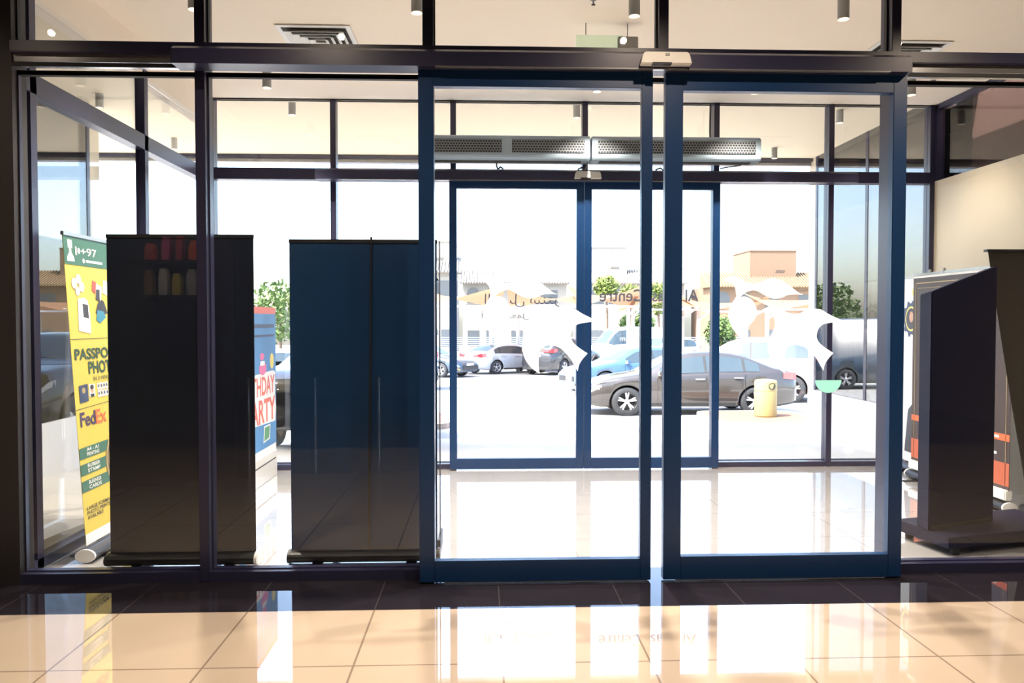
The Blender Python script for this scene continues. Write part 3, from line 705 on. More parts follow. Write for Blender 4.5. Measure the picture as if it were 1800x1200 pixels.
pr(S.disc(a_, sz(.81), .115, .043, h=.0016), 'cup_picture', M['crema']); pr(S.disc(a_ - .02, sz(.815), .05, .018, h=.0019), 'cup_picture', M['pgold'])
for k in range(4): pr(S.rect(a_ - .10 + k * .03, sz(1.50), a_ - .085 + k * .03, sz(1.60), h=.0013), 'mark', M['pwhite'])
for z, l in ((.545, .30), (.47, .24), (.42, .28), (.28, .22)): pr(S.rect(a_ - .08, sz(z) - .006, a_ - .08 + l * .85, sz(z) + .006, h=.0013), 'caption_strip', M['pwhite'])
MB().box((0, -.03, .09), (Wd, .03, .165)).build('lower_rail', M['pwhite'], t, bevel=.008)
for x in (.25, .45): MB().lathe([(.012, 1.80), (.012, 1.84), (.0001, 1.842)], (x, 0, 0), n=10).build('clip', M['side_alu'], t)
# white banner with a gear logo behind the kiosk
t, Wd = rollup('white banner with a dark gear emblem beside the brown coffee banner', (3.96, 7.14), (3.93, 6.82), 1.80, M['pwhite'], front=True, z_panel=.10)
t.location = (3.96, 7.14, 0)
sheet = [c for c in t.children if c.name.startswith('banner_sheet')][0]
S = Sheet((0, -.002, .10), (Wd, 0, 0), (0, 0, 1.70), (0, -1, 0))
ga, gb, gr = .62, (1.42 - .10) / 1.70, .17
pts = []
for k in range(40):
    r_ = gr * (1.0 if (k % 4) in (0, 1) else .84); q = 2 * math.pi * k / 40; pts.append((ga + r_ / Wd * math.cos(q), gb + r_ / 1.70 * math.sin(q)))
pr(S.poly(pts), 'gear_emblem', M['pnavy']); pr(S.disc(ga, gb, .115 / Wd, .115 / 1.7, h=.0014), 'emblem_ring', M['pyel']); pr(S.disc(ga, gb, .098 / Wd, .098 / 1.7, h=.0018), 'emblem_disc', M['ink'])
pr(S.disc(ga + .02, gb + .01, .04 / Wd, .05 / 1.7, h=.0022), 'emblem_figure', M['skin'])
pr(S.disc(.72, .92, .05, .02), 'small_logo', M['pyel']); pr(S.rect(.8, .91, .95, .93), 'small_logo', M['pgrey'])
pr(S.poly([(0.3, .05), (1, .05), (1, .35), (.5, .28)]), 'dark_print', M['ink'])

# ------------------------------------------------------------------ mall items mirrored in the glass
for i, px in enumerate((437, 553, 665)):
    x = -(1) * 0 + (px - 850) / F * 8.36
    t = thing('barrier_post', 'steel barrier post mirrored in the glass, ' + ['left of the dark banner gap', 'left of the banner pole', 'right of the banner pole'][i], 'post', (x, -.04, 0), group='steel barrier posts inside the mall')
    MB().lathe([(.0001, .006), (.055, .006), (.055, 0)], n=20).build('base_plate', M['chrome'], t)
    MB().lathe([(.024, .006), (.024, .77), (.018, .785), (.0001, .79)], n=18).build('tube', M['chrome'], t)

# lit display rack of cartons, seen only as a reflection in the left glass bays
sbox('wall_display', (-4.4, -1.36, 0), (-3.1, -1.24, 3.46), M['black'], 'dark display wall inside the mall', 'wall')
for z, lab in ((1.68, 'lower'), (2.10, 'upper')):
    t = thing('display_shelf', lab + ' dark shelf of cartons mirrored in the far left glass bay', 'shelf', (-3.75, -1.24, z), group='shelves on the display wall')
    MB().box((-.42, 0, 0), (.42, .30, .03)).build('board', M['black'], t)
    for sx in (-.3, .3): MB().prism([(sx, 0, 0), (sx, .22, 0), (sx, 0, -.10)], (.015, 0, 0)).build('bracket', M['black'], t)
lamp('carton_fill_spot', 'SPOT', (-3.75, -.35, 3.35), 60, WARM, rot=(math.radians(-32), 0, 0), spot_size=math.radians(60), spot_blend=.5, shadow_soft_size=.03)  # unseen spot, added to brighten the mirrored cartons
for i, (x, z, w2, h, mt, c) in enumerate(((-.27, 1.71, .05, .30, 'pgold', 'gold'), (-.10, 1.71, .05, .32, 'pwhite', 'white'), (.06, 1.71, .05, .26, 'pyel', 'yellow'), (.24, 1.71, .06, .31, 'pgrey', 'grey'),
        (-.25, 2.13, .06, .20, 'pcoral', 'coral'), (-.06, 2.13, .05, .28, 'ppink', 'pink'), (.10, 2.13, .04, .30, 'pred', 'dark red'), (.27, 2.13, .06, .24, 'orange', 'orange'))):
    o = MB().prism([(-w2, -.06, 0), (w2, -.06, 0), (w2, -.06, h * .7), (w2 * .55, -.06, h), (-w2 * .55, -.06, h), (-w2, -.06, h * .7)], (0, .12, 0)).build('carton', M[mt], bevel=.004)
    o.location = (-3.75 + x, -1.03, z); tag(o, c + ' carton on the %s shelf of the mirrored display wall' % ('lower' if z < 2 else 'upper'), 'carton', 'cartons on the display wall')

# ------------------------------------------------------------------ outdoors: ground, canopy, wings
def gz(y):
    K = [(7.3, -.03), (9.5, -.15), (12.6, -.53), (16, -.61), (40, -1.10), (140, -3.0)]
    for (a, b), (c, d) in zip(K, K[1:]):
        if y <= c: return b + (d - b) * (y - a) / (c - a)
    return -3.0
def strip(name, ys, x0, x1, m, label, dz=0):
    mb = MB(); vs = []; fs = []
    for y in ys: vs += [(x0, y, gz(y) + dz), (x1, y, gz(y) + dz), (x1, y, gz(y) - .3), (x0, y, gz(y) - .3)]
    n = len(ys)
    for i in range(n - 1): fs += [(4 * i + k, 4 * i + (k + 1) % 4, 4 * i + 4 + (k + 1) % 4, 4 * i + 4 + k) for k in range(4)]
    fs += [(0, 1, 2, 3), (4 * n - 1, 4 * n - 2, 4 * n - 3, 4 * n - 4)]
    return struct(mb.add(vs, fs).build(name, m), label, 'ground')
strip('ground_apron', (7.36, 9.5, 12.6), -30, 30, M['pave'], 'pale paving in front of the outer doors')
strip('ground_left_side', (4.3, 7.36), -30, XL - .06, M['pave'], 'paving outside the left side glass')
strip('ground_parking', (12.6, 16, 25, 40, 70, 140), -90, 90, M['lot'], 'pale car park surface')
struct(MB().box((-12, YO + .1, 3.6), (4.46, 10.4, 3.9)).box((-12, 4.27, 3.6), (XL - .12, YO + .1, 3.9)).build('ceiling_canopy', M['soffit']), 'cream soffit of the canopy outside', 'ceiling')
struct(MB().box((-12, 10.36, 3.51), (4.46, 10.48, 4.0)).build('trim_40', M['side_alu']), 'metal edge of the canopy', 'trim')
struct(MB().box((-12, 10.30, 3.56), (4.46, 10.36, 3.6)).build('trim_41', M['frame']), 'dark gutter line inside the canopy edge', 'trim')
struct(MB().box((XL - .1, YO + .0, ZC + .0), (XR + .2, YO + .12, 3.9)).build('wall_above_front', M['ceil']), 'plaster strip above the outer glass', 'wall')

def wing(n, x, y0, y1, sgn, label):
    e = sempty('window_%d' % n, label, 'window')
    zlo = .47
    MB().box((x, y0, zlo), (x + .01 * sgn, y1, 3.6)).build('pane', M['shopglass'], e)
    mb = MB()
    for y in (y0 + .02, (y0 + y1) / 2, y1 - .06): mb.box((x - .005 * sgn, y, zlo), (x + .05 * sgn, y + .06, 3.6))
    mb.build('frame', M['frame'], e)
    lo = MB(); lo.box((x - .02 * sgn, y0, -.5), (x + .2 * sgn, y1, zlo)); lo.build('dado', M['dado'], e)
wing(40, 4.46, 7.38, 10.2, 1, 'shop window with pale dado beyond the outer front, right'); wing(41, -4.0, 4.3, 8.0, -1, 'shop window with pale dado outside the left side glass')
sbox('wall_shop_right', (4.66, 7.4, -.4), (7.5, 10.2, .02), M['darkwall'])
sbox('wall_shop_right_back', (7.4, 7.4, -.4), (7.6, 10.4, 3.9), M['darkwall'])
sbox('wall_shop_right_front', (4.46, 10.2, -.4), (7.6, 10.4, 3.9), M['creamwall'])
sbox('ceiling_shop_right', (4.46, 7.2, 3.62), (7.6, 10.4, 3.9), M['darkwall'])
sbox('wall_shop_left_back', (-7.2, 4.3, -.4), (-7.0, 8.2, 3.9), M['darkwall'])
sbox('wall_shop_left_front', (-7.2, 8.0, -.4), (-4.0, 8.2, 3.9), M['creamwall'])

# ------------------------------------------------------------------ street furniture
def island(label, x0, x1, y0, y1, tip):
    t = thing('kerb_island', label, 'kerb', ((x0 + x1) / 2, (y0 + y1) / 2, 0))
    cx, cy = (x0 + x1) / 2, (y0 + y1) / 2
    def outline(s):
        a, b = (x1 - x0) / 2 - s, (y1 - y0) / 2 - s; pts = []
        for k in range(24):
            q = 2 * math.pi * k / 24; c, n = math.cos(q), math.sin(q)
            pts.append((a * math.copysign(abs(c) ** .35, c), b * math.copysign(abs(n) ** .35, n)))
        return pts
    h = gz(y0) + .10
    MB().prism([(a, b, h - .35) for a, b in outline(0)], (0, 0, .35)).build('kerb', M['kerb'], t)
    MB().prism([(a, b, h) for a, b in outline(.12)], (0, 0, .006)).build('paving', M['brick'], t)
    return t
island('brick paved kerb island under the yellow litter bin', X(1245, 14.6), X(1432, 14.6), 13.75, 15.75, 1)
island('brick paved kerb island left of the doors', -4.2, X(796, 14.6), 13.75, 15.75, -1)
yb_ = 14.7; zb_ = gz(13.75) + .106
c = X(1347, yb_); r = 19.5 * yb_ / F; h = Z(668, yb_) - zb_
t = thing('litter_bin', 'yellow domed litter bin with round opening on the brick island', 'bin', (c, yb_, zb_))
MB().lathe([(.0001, 0), (r * .98, 0), (r, .03), (r, h * .93), (r * .93, h * .98), (r * .6, h), (.0001, h)], n=36).build('body', M['bin'], t)
q = Vector((.26, -1, 0)).normalized(); u = Vector((-q.y, q.x, 0)) * -1
mb = MB(); n = 24; ring = []
for k in range(n):
    a = 2 * math.pi * k / n; off = .078 * math.cos(a); z = h * .83 + .07 * math.sin(a); th = math.asin(off / r)
    dv = q * math.cos(th) + u * math.sin(th); ring.append(dv * (r + .004) + Vector((0, 0, z)))
mb.add(ring, [list(range(n))]).build('opening', M['slot'], t)
MB().lathe([(r * 1.01, h * .70), (r * 1.015, h * .71), (r * 1.01, h * .72)], n=36).build('band', M['bin'], t)
t = thing('bollard', 'thin pale bollard standing in front of the blue car', 'bollard', (X(1000, 13.4), 13.4, gz(13.4)))
MB().lathe([(.0001, 0), (.05, 0), (.05, 1.0), (.04, 1.03), (.0001, 1.04)], n=18).build('post', mat('pale_bollard', (.62, .52, .46), .6), t)
MB().lathe([(.09, 0), (.09, .02), (.05, .025)], n=18).build('base_plate', M['kerb'], t)
for lab, px0, px1, py, y in (('grey wheel stop in front of the white saloon', 884, 922, 679, 25.6), ('grey wheel stop left of the blue car', 944, 986, 686, 24.4)):
    x0, x1 = X(px0, y), X(px1, y)
    o = MB().prism([(-(x1 - x0) / 2, -.1, 0), (-(x1 - x0) / 2, -.06, .13), (-(x1 - x0) / 2, .06, .13), (-(x1 - x0) / 2, .1, 0)], (x1 - x0, 0, 0)).build('wheel_stop', M['stop'])
    o.location = ((x0 + x1) / 2, y, gz(y)); tag(o, lab, 'wheel stop')

# ------------------------------------------------------------------ cars
def interp(K, x):
    if x <= K[0][0]: return K[0][1]
    for (a, b), (c, d) in zip(K, K[1:]):
        if x <= c: return b + (d - b) * (x - a) / (c - a)
    return K[-1][1]
CARS = {
 'sedan': dict(L=4.62, W=1.80, top=[(0, .52), (.05, .64), (.25, .76), (.7, .87), (1.25, .96), (1.35, .99), (2.05, 1.37), (2.35, 1.43), (2.8, 1.45), (3.2, 1.42), (3.55, 1.34), (4.12, 1.08), (4.4, 1.04), (4.56, .98), (4.62, .80)],
   belt=[(0, .50), (.3, .72), (1.3, .88), (3.0, .94), (4.2, .98), (4.62, .78)], wh=(.92, 3.68), win=(1.62, 3.80), split=(2.62, 3.45), ws=(1.42, 2.10), rw=(3.38, 4.06), tail=(.80, .96)),
 'suv': dict(L=4.45, W=1.86, top=[(0, .62), (.05, .78), (.3, .94), (.8, 1.05), (1.2, 1.10), (1.3, 1.14), (1.95, 1.55), (2.3, 1.63), (2.9, 1.65), (3.6, 1.61), (3.95, 1.55), (4.25, 1.22), (4.40, 1.05), (4.45, .80)],
   belt=[(0, .58), (.3, .86), (1.3, 1.01), (3.0, 1.06), (4.1, 1.10), (4.45, .78)], wh=(.88, 3.55), win=(1.6, 4.02), split=(2.55, 3.35), ws=(1.36, 2.02), rw=(3.97, 4.27), tail=(.98, 1.14)),
 'van': dict(L=5.0, W=1.95, top=[(0, .7), (.08, .95), (.5, 1.1), (.8, 1.2), (1.4, 1.95), (1.7, 2.2), (2.5, 2.28), (4.85, 2.25), (4.97, 2.1), (5.0, .8)],
   belt=[(0, .65), (.4, 1.0), (1.0, 1.12), (3, 1.15), (5.0, .9)], wh=(.95, 3.95), win=(.95, 2.35), split=(1.9,), ws=(.86, 1.5), rw=None, tail=(.9, 1.2)),
}
def car_proto(kind, pm):
    K = CARS[kind]; L, W = K['L'], K['W']; N = 64
    def sm(Kx, x): return (interp(Kx, x - .05) + 2 * interp(Kx, x) + interp(Kx, x + .05)) / 4
    def wf(x): return min(interp([(0, .74), (.10, .84), (.35, .95), (.8, 1.0)], x), interp([(0, .80), (.10, .88), (.35, .965), (.8, 1.0)], L - x))
    def sect(x):
        zt = sm(K['top'], x); zbt = min(sm(K['belt'], x), zt - .03); h = W / 2 * wf(x); zb_ = .20 + .05 * max(0, 1 - x / .4) + .06 * max(0, 1 - (L - x) / .4)
        tall = max(0, min(1, (zt - zbt - .05) / .40)); wr = h * (.97 - .27 * tall); zr = zt - .05 * min(1, (zt - zbt) / .1)
        return [(h * .90, zb_), (h * .975, zb_ + .10), (h, (zb_ + zbt) * .5), (h * .985, zbt - .03), (h * .955, zbt), (wr, zr), (wr * .86, zt - .012), (wr * .5, zt), (0, zt + .004)]
    root = bpy.data.objects.new('car', None); COL.objects.link(root)
    xs = [L * i / N for i in range(N + 1)]; xs[0] = .0; mb = MB(); vs = []; n = 17
    for x in xs:
        s = sect(x); ring = [(x - L / 2, y, z) for y, z in s] + [(x - L / 2, -y, z) for y, z in s[-2::-1]]; vs += ring
    fs = [(i * n + k, i * n + k + 1, (i + 1) * n + k + 1, (i + 1) * n + k) for i in range(N) for k in range(n - 1)] + [(i * n + n - 1, i * n, (i + 1) * n, (i + 1) * n + n - 1) for i in range(N)]
    mb.add(vs, fs, True); mb.add(vs[:n], [list(range(n))]); mb.add(vs[-n:], [list(range(n))[::-1]])
    body = mb.build('body', pm, root)
    bm = bmesh.new(); bm.from_mesh(body.data); bmesh.ops.remove_doubles(bm, verts=bm.verts, dist=.0005); bmesh.ops.recalc_face_normals(bm, faces=bm.faces); bm.to_mesh(body.data); bm.free()
    R = .325 if kind != 'suv' else .345
    body.data.materials.append(M['archliner'])
    for wx in K['wh']:
        for s in (-1, 1):
            cb = MB().lathe([(.0001, 0), (R + .045, 0), (R + .045, .36), (.0001, .36)], (wx - L / 2, s * (W / 2 - .26) - .18 + s * .10, R), 'y', 32, False).build('cut', M['archliner'])
            md = body.modifiers.new('b', 'BOOLEAN'); md.operation = 'DIFFERENCE'; md.solver = 'EXACT'; md.object = cb
            dg = bpy.context.evaluated_depsgraph_get(); me = bpy.data.meshes.new_from_object(body.evaluated_get(dg))
            body.modifiers.clear(); body.data = me; bpy.data.objects.remove(cb)
    def side(x, t, s, off=.006):
        q = sect(x); (y0, z0), (y1, z1) = q[4], q[5]; return (x - L / 2, s * (y0 + (y1 - y0) * t + off), z0 + (z1 - z0) * t + off * .3)
    def patch(f, nu, nv, name, m):
        mb = MB(); mb.add([f(i / nu, j / nv) for i in range(nu + 1) for j in range(nv + 1)], [(i * (nv + 1) + j, i * (nv + 1) + j + 1, (i + 1) * (nv + 1) + j + 1, (i + 1) * (nv + 1) + j) for i in range(nu) for j in range(nv)], True)
        return mb.build(name, m, root, fix=False)
    for s in (-1, 1):
        ed = [K['win'][0]] + list(K['split']) + [K['win'][1]]
        for a, b in zip(ed, ed[1:]):
            patch(lambda u, v: side(a + .025 + (b - a - .05) * u, .10 + .78 * v, s), 14, 3, 'side_window', M['carglass'])
        for a in ed[1:-1]: patch(lambda u, v: side(a - .022 + .044 * u, .08 + .82 * v, s, .004), 1, 3, 'pillar', M['plastic'])
        # sill, door lines, handles, mirror
        def low(x, t, off=.004): q = sect(x); j = 0 if t < .25 else (1 if t < .5 else 2); f = (t - j * .25) / .25 if j < 2 else (t - .5) / .5; (y0, z0), (y1, z1) = q[j], q[j + 1]; return (x - L / 2, s * (y0 + (y1 - y0) * f + off), z0 + (z1 - z0) * f)
        patch(lambda u, v: low(K['wh'][0] + .42 + (K['wh'][1] - K['wh'][0] - .84) * u, .02 + .2 * v), 10, 1, 'sill', M['plastic'])
        for a in list(K['split'])[:2] + [K['win'][0] - .05]: patch(lambda u, v: low(a + .008 * u, .25 + .74 * v, .002), 1, 4, 'door_gap', M['archliner'])
        for a in list(K['split'])[:2]:
            q = sect(a - .15)[3]; MB().cbox((a - .14 - L / 2, s * (q[0] + .006), q[1] - .07), (.10, .014, .014)).build('door_handle', M['rim'], root, bevel=.005)
        q = sect(K['win'][0] + .1)[4]; MB().cbox((K['win'][0] + .02 - L / 2, s * (q[0] + .10), q[1] + .06), (.06, .10, .055)).build('mirror', pm, root, bevel=.02)
        hl = patch(lambda u, v: (lambda q: (.06 + .32 * u - L / 2, s * (q[3][0] * (1) + .004), q[3][1] - .10 + .09 * v - .02 * u * 0))(sect(.06 + .32 * u)), 6, 1, 'headlight', M['headlight'])
        patch(lambda u, v: (lambda q: (.05 + .15 * u - L / 2, s * (q[3][0] + .006), q[3][1] - .19 + .05 * v))(sect(.05 + .15 * u)), 4, 1, 'indicator', M['indicator'])
        t0, t1 = K['tail']
        patch(lambda u, v: (lambda q: (L - .34 + .32 * u - L / 2, s * (q[3][0] + .006), t0 + (t1 - t0) * v + .03 * (1 - u)))(sect(L - .34 + .32 * u)), 6, 1, 'taillight', M['taillight'])
        MB().box((L / 2 - .06, s * W * .20, t0 + .02), (L / 2 + .010, s * W * .385, t1 - .02)).build('taillight', M['taillight'], root, bevel=.01)
    def topp(x, t, off=.006):
        q = sect(x); return (x - L / 2, q[6][0] * .98 * t, q[6][1] + (q[8][1] - q[6][1]) * (1 - abs(t)) + off)
    patch(lambda u, v: topp(K['ws'][0] + (K['ws'][1] - K['ws'][0]) * u, -1 + 2 * v, .008), 8, 6, 'windscreen', M['carglass'])
    if K['rw']: patch(lambda u, v: topp(K['rw'][0] + (K['rw'][1] - K['rw'][0]) * u, -.95 + 1.9 * v, .008), 8, 6, 'rear_window', M['carglass'])
    MB().box((-L / 2 - .012, -.55, .34), (-L / 2 + .06, .55, .50)).build('grille', M['plastic'], root, bevel=.01)
    MB().box((L / 2 - .08, -W * .38, .25), (L / 2 + .012, W * .38, .42)).build('rear_bumper', M['plastic'], root, bevel=.02)
    for x in (-L / 2 - .022, L / 2 + .004): MB().box((x, -.26, .52 if x < 0 else t0 - .16), (x + .018, .26, .62 if x < 0 else t0 - .05)).build('number_plate', M['plate'], root)
    for wx in K['wh']:
        for s in (-1, 1):
            c = (wx - L / 2, s * (W / 2 - .115), R)
            prf = [(R * .66, -.10), (R * .92, -.105), (R, -.07), (R, .07), (R * .92, .105), (R * .66, .10)]
            wh = MB().lathe(prf, c, 'y', 32).build('wheel', M['tyre'], root)
            rm = MB().lathe([(R * .68, -.09), (R * .68, .09), (R * .62, .092), (R * .60, .05), (R * .60, -.05)], c, 'y', 32)
            for k in range(5):
                for d in (-.10, .10):
                    a = 2 * math.pi * k / 5 + .3; a2 = a + d * 1.6
                    p0 = Vector((math.cos(a + d * .6) * R * .16, s * .075, math.sin(a + d * .6) * R * .16)); p1 = Vector((math.cos(a2) * R * .62, s * .085, math.sin(a2) * R * .62))
                    w_ = Vector((-math.sin(a2), 0, math.cos(a2))) * R * .055; cc = Vector(c)
                    rm.prism([cc + p0 - w_, cc + p0 + w_, cc + p1 + w_, cc + p1 - w_], (0, -s * .03, 0))
            rm.lathe([(.0001, s * .08), (R * .17, s * .08), (R * .18, s * .03)], c, 'y', 20)
            rm.build('rim', M['rim'], wh)
            MB().lathe([(.0001, s * .02), (R * .60, s * .02)], c, 'y', 28).build('hub_disc', M['archliner'], wh)
    return root
PROTO = {}
def car(kind, col, label, px, y, deg, x=None, name='car'):
    if (kind, col) in PROTO: o = copy_tree(PROTO[kind, col])
    elif any(k == kind for k, c in PROTO):
        src = [v for (k, c), v in PROTO.items() if k == kind][0]; o = copy_tree(src)
        for ch in o.children:
            nm = ch.name.split('.')[0]
            if nm in ('body', 'mirror'):
                ch.data = ch.data.copy(); ch.data.materials[0] = P_[col]
        PROTO[kind, col] = o
    else: o = car_proto(kind, P_[col]); PROTO[kind, col] = o
    xx = X(px, y) if x is None else x
    o.location = (xx, y, gz(y)); o.scale = (1, 1, .94 if kind == 'sedan' else 1); sl = math.atan((gz(y + 1) - gz(y - 1)) / 2); o.rotation_euler = (sl * math.cos(math.radians(deg)), -sl * math.sin(math.radians(deg)), math.radians(deg))
    return tag(o, label, 'car', 'cars in the car park')
car('sedan', 'bronze', 'bronze grey saloon parked side-on just beyond the doors', 1199, 17.0, 0)
car('sedan', 'blue', 'light blue saloon behind the bronze grey saloon, nose to the left', 1112, 24.4, 18)
car('sedan', 'white', 'white saloon seen from behind at the left of the car park', 893, 36, 180 + 38)
car('suv', 'grey', 'dark grey hatchback with red tail lights beside the white saloon', 990, 35, 180 + 52)
car('suv', 'white', 'white sport utility car behind the bronze grey saloon', 1303, 20.5, -24)
car('suv', 'black', 'black utility car at the right, partly behind the upright bar', 1452, 24.5, -50)
car('sedan', 'red', 'dark red saloon with a visible roof behind the white utility car', 1282, 29, 0)
car('sedan', 'navy', 'dark blue saloon at the left edge of the doorway view', 745, 33, 150)
car('sedan', 'silver', 'silver saloon glimpsed between the two dark banners', 455, 21, 20)
car('suv', 'black', 'black utility car close to the doors, mostly hidden behind the dark banner with the pole', 560, 11.3, 90, x=-1.9)
car('van', 'navy', 'dark blue van mirrored in the right shop window, hidden behind the dark banner with the pole', 650, 24.8, 0, x=-4.0)
car('van', 'white', 'white delivery van under the shade roofs', 1098, 46, 20)
car('suv', 'silver', 'silver utility car far back right of the white van', 1165, 42, 30)

# ------------------------------------------------------------------ shade roofs
def shade(label, px, y, w_, d_, ztop, zlow, flip=1):
    x = X(px, y); g = gz(y)
    t = thing('shade_roof', label, 'shade roof', (x, y, g), group='fabric shade roofs over the parking bays')
    n = 14; vs = []; fs = []
    for i in range(n + 1):
        for j in range(n + 1):
            u, v = i / n * 2 - 1, j / n * 2 - 1
            z = zlow + (ztop - zlow) * (.5 + .5 * u * v * flip) - .25 * (1 - u * u) * (1 - v * v) * 0 - .12 * (u * u + v * v) * (1 - abs(u * v))
            px_, py_ = u * w_ / 2 * (1 - .12 * (1 - v * v) * 0 - .10 * (1 - abs(v))), v * d_ / 2
            vs.append((px_, py_, z - g))
    fs = [(i * (n + 1) + j, (i + 1) * (n + 1) + j, (i + 1) * (n + 1) + j + 1, i * (n + 1) + j + 1) for i in range(n) for j in range(n)]
    MB().add(vs, fs, True).build('fabric', M['shade'], t, fix=False)
    for sx in (-1, 1):
        MB().tube([(sx * w_ * .34, d_ * .1, 0), (sx * w_ * .34, d_ * .1, zlow - g + .1)], .09, 10).build('post', M['steelwhite'], t)
        MB().tube([(sx * w_ * .34, d_ * .1, zlow - g - .35), (sx * w_ * .36, -d_ * .42, zlow - g + .12)], .06, 8).build('arm', M['steelwhite'], t)
    MB().box((-w_ * .47, -d_ * .49, zlow - g - .02), (w_ * .47, -d_ * .47, zlow - g + .06)).build('front_beam', M['steelwhite'], t)
    return t
shade('peach shade roof at the far left of the doorway view', 808, 35, 4.2, 4.5, 3.0, 2.0, -1)
shade('peach shade roof right of the white saloon', 962, 36, 4.0, 4.5, 2.9, 2.0, 1)
shade('peach shade roof left of the grey lettering, peak in the middle', 1066, 35, 3.2, 4.5, 3.15, 2.0, -1)
shade('peach shade roof behind the meeting door stiles', 1160, 37, 3.6, 4.5, 2.75, 1.9, 1)
shade('peach shade roof beside the right leaf sticker', 1275, 36, 3.4, 4.5, 2.7, 1.8, -1)
shade('peach shade roof right of the leaf sticker', 1404, 33, 3.6, 4.5, 2.75, 1.85, -1)

# ------------------------------------------------------------------ houses
def villa(label, px, y, w_, wall, roofm, tower, ztop, zeave, flip=1):
    x = X(px, y); g = gz(y)
    t = thing('villa', label, 'house', (x, y, g), group='villas beyond the car park')
    dpt = 6.0
    MB().box((-w_ / 2, 0, 0), (w_ / 2, dpt, zeave - g)).build('wall', wall, t)
    mb = MB(); e = zeave - g; rz = 1.25                                      # tiled roof slope, tiles as ribs
    mb.prism([(-w_ / 2 - .3, -.5, e - .05), (-w_ / 2 - .3, 2.2, e + rz), (-w_ / 2 - .3, 2.2, e - .05)], (w_ + .6, 0, 0))
    k = 0
    nrib = int(w_ / .22)
    for i in range(nrib):
        xx = -w_ / 2 - .25 + (w_ + .5) * i / nrib
        mb.prism([(xx, -.56, e + .06), (xx, 2.15, e + rz + .10), (xx, 2.15, e + rz - .02), (xx, -.52, e - .05)], (.10, 0, 0))
    mb.build('roof', roofm, t)
    for a, b, h in tower:
        MB().box((a, 1.2, e), (b, dpt - .5, h - g)).build('roof_room', wall, t)
        m2 = MB(); xc = a + (b - a) * .55
        for r_ in range(2):
            for c_ in range(7):
                xx = xc + (c_ + .5 * r_) * .11; zz = e + (h - g - e) * .42 + r_ * .13
                m2.prism([(xx, 1.185, zz), (xx + .05, 1.185, zz + .06), (xx + .10, 1.185, zz), (xx + .05, 1.185, zz - .06)], (0, .03, 0))
        m2.build('vent_lattice', M['lattice'], t)
        MB().box((a - .05, 1.15, h - g), (b + .05, dpt - .45, h - g + .07)).build('parapet', wall, t)
    # arched windows upstairs, square below
    for i, f in enumerate((-.40, -.22, .02, .33)):
        xx = f * w_; ww = .55 if i < 3 else .75; z0 = e - 1.9; zz = e - .95
        if i < 3:
            fr = MB().prism([(xx - ww - .12, -.03, z0), (xx + ww + .12, -.03, z0)] + [(xx + (ww + .12) * math.cos(q), -.03, zz + (ww + .12) * math.sin(q)) for q in [math.pi * k / 14 for k in range(15)]], (0, .05, 0)).build('window_surround', wall, t)
            MB().prism([(xx - ww, -.05, z0 + .1), (xx + ww, -.05, z0 + .1)] + [(xx + ww * math.cos(q), -.05, zz + ww * math.sin(q)) for q in [math.pi * k / 14 for k in range(15)]], (0, .04, 0)).build('pane', M['wglass'], fr)
        else:
            fr = MB().box((xx - ww - .12, -.03, z0 - .1), (xx + ww + .12, .03, zz + .62)).build('window_surround', wall, t)
            MB().box((xx - ww, -.05, z0 + .1), (xx + ww, .0, zz + .3)).build('pane', M['wglass'], fr)
        MB().box((xx - .5, -.04, .9), (xx + .5, .02, 2.2)).build('lower_window', M['wglass'], t)
    return t
yv = 62
villa('peach villa with tiled roof and roof room, right of the doors', 1352, yv, 9.6, M['villa'], M['roof'], [(-1.2, 2.7, Z(437, yv))], 0, Z(503, yv) )
villa('pale cream villa behind the lettering in the middle', 1118, 66, 8.4, M['villapale'], M['roofpale'], [(-3.8, -.6, Z(432, 66))], 0, Z(497, 66))
villa('pale cream villa with tiled roof left of the doors centre', 905, 68, 9.2, M['villapale'], M['roofpale'], [], 0, Z(497, 68))
villa('tall cream villa with arched windows at the left door edge', 756, 58, 4.0, M['villapale'], M['roofpale'], [(-1.8, 1.8, Z(422, 58))], 0, Z(478, 58))
t = thing('boundary_wall', 'white boundary wall with rails beyond the car park', 'wall', (X(1130, 52), 52, gz(52)))
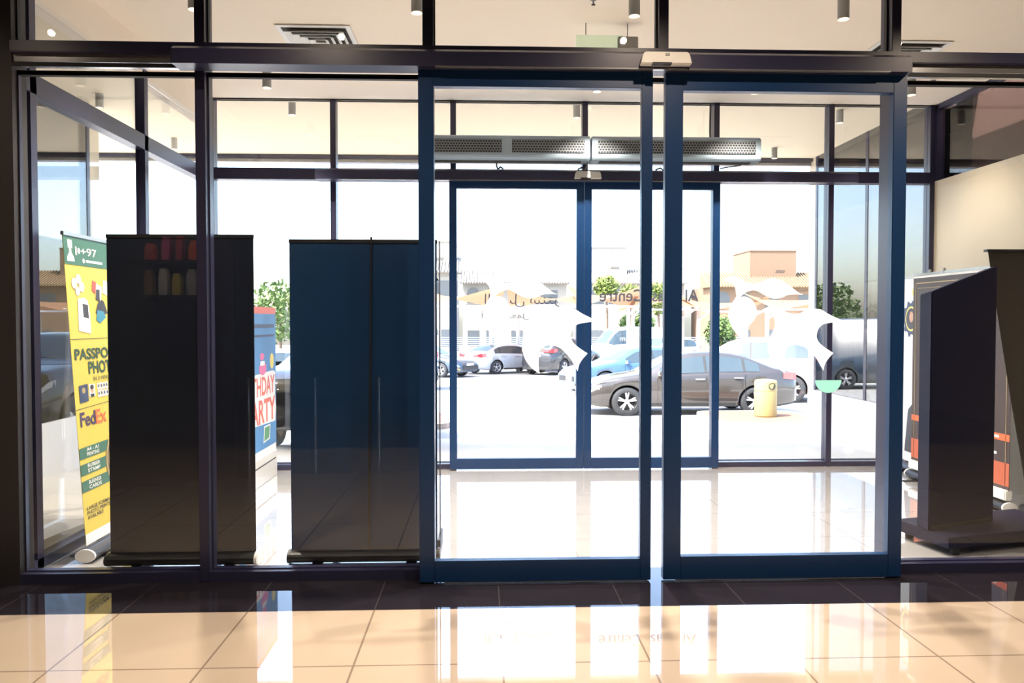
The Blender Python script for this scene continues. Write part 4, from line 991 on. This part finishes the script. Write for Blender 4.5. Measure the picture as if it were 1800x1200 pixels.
MB().box((-18, 0, 0), (18, .2, .7)).build('plinth', M['villapale'], t)
mb = MB()
for k in range(7): mb.box((-18, .05, .8 + k * .13), (18, .1, .84 + k * .13))
mb.build('rail_panel', M['lightgrey'], t)
for k in range(10): MB().box((-18 + k * 4 - .12, -.02, 0), (-18 + k * 4 + .12, .24, 1.75)).build('post', M['villapale'], t)

# ------------------------------------------------------------------ trees
def tree(label, px, y, ztop, r, m, name='tree', squash=1.0, n=900):
    g = gz(y); x = X(px, y); t = thing(name, label, 'tree', (x, y, g), group='trees and hedges beyond the car park')
    hc = ztop - g - r * squash; mb = MB()
    for i in range(n):
        d = Vector((random.gauss(0, 1), random.gauss(0, 1), random.gauss(0, 1))).normalized() * r * random.random() ** .4
        c = Vector((d.x, d.y, d.z * squash + hc)) ; s = random.uniform(.07, .15) * (r ** .5)
        a = Vector((random.gauss(0, 1), random.gauss(0, 1), random.gauss(0, 1))).normalized(); b = a.orthogonal().normalized()
        mb.add([c - a * s - b * s * .5, c + a * s - b * s * .3, c + a * s * 1.1 + b * s * .4, c - a * s * .6 + b * s * .5], [(0, 1, 2, 3)])
    mb.build('foliage', m, t, fix=False)
    MB().tube([(0, 0, 0), (.04, 0, hc * .5), (0, .03, hc)], [.12, .09, .06], 8).build('trunk', M['trunk'], t)
    return t
tree('yellow green tree left of the lettering', 1066, 50, Z(482, 50), .85, M['leafy2'])
tree('small green tree behind the lettering', 1108, 48, Z(498, 48), .75, M['leafy2'])
tree('narrow yellowish tree in the gap between the inner doors', 1157, 48, Z(492, 48), .7, M['leafy2'], squash=1.6)
tree('bushy green tree left of the right leaf sticker', 1268, 44, Z(552, 44), 1.0, M['leafy'])
tree('low green bush beyond the white van', 1120, 51, Z(548, 51), 1.2, M['leafy'], 'bush', .6)
tree('green tree seen between the two dark banners', 492, 46, Z(492, 46), 1.9, M['leafy'])
tree('broad tree far right behind the shop', 1560, 50, Z(470, 50), 2.6, M['leafy'])
tree('spreading tree at the far left of the street', 180, 60, Z(460, 60), 3.0, M['leafy'])
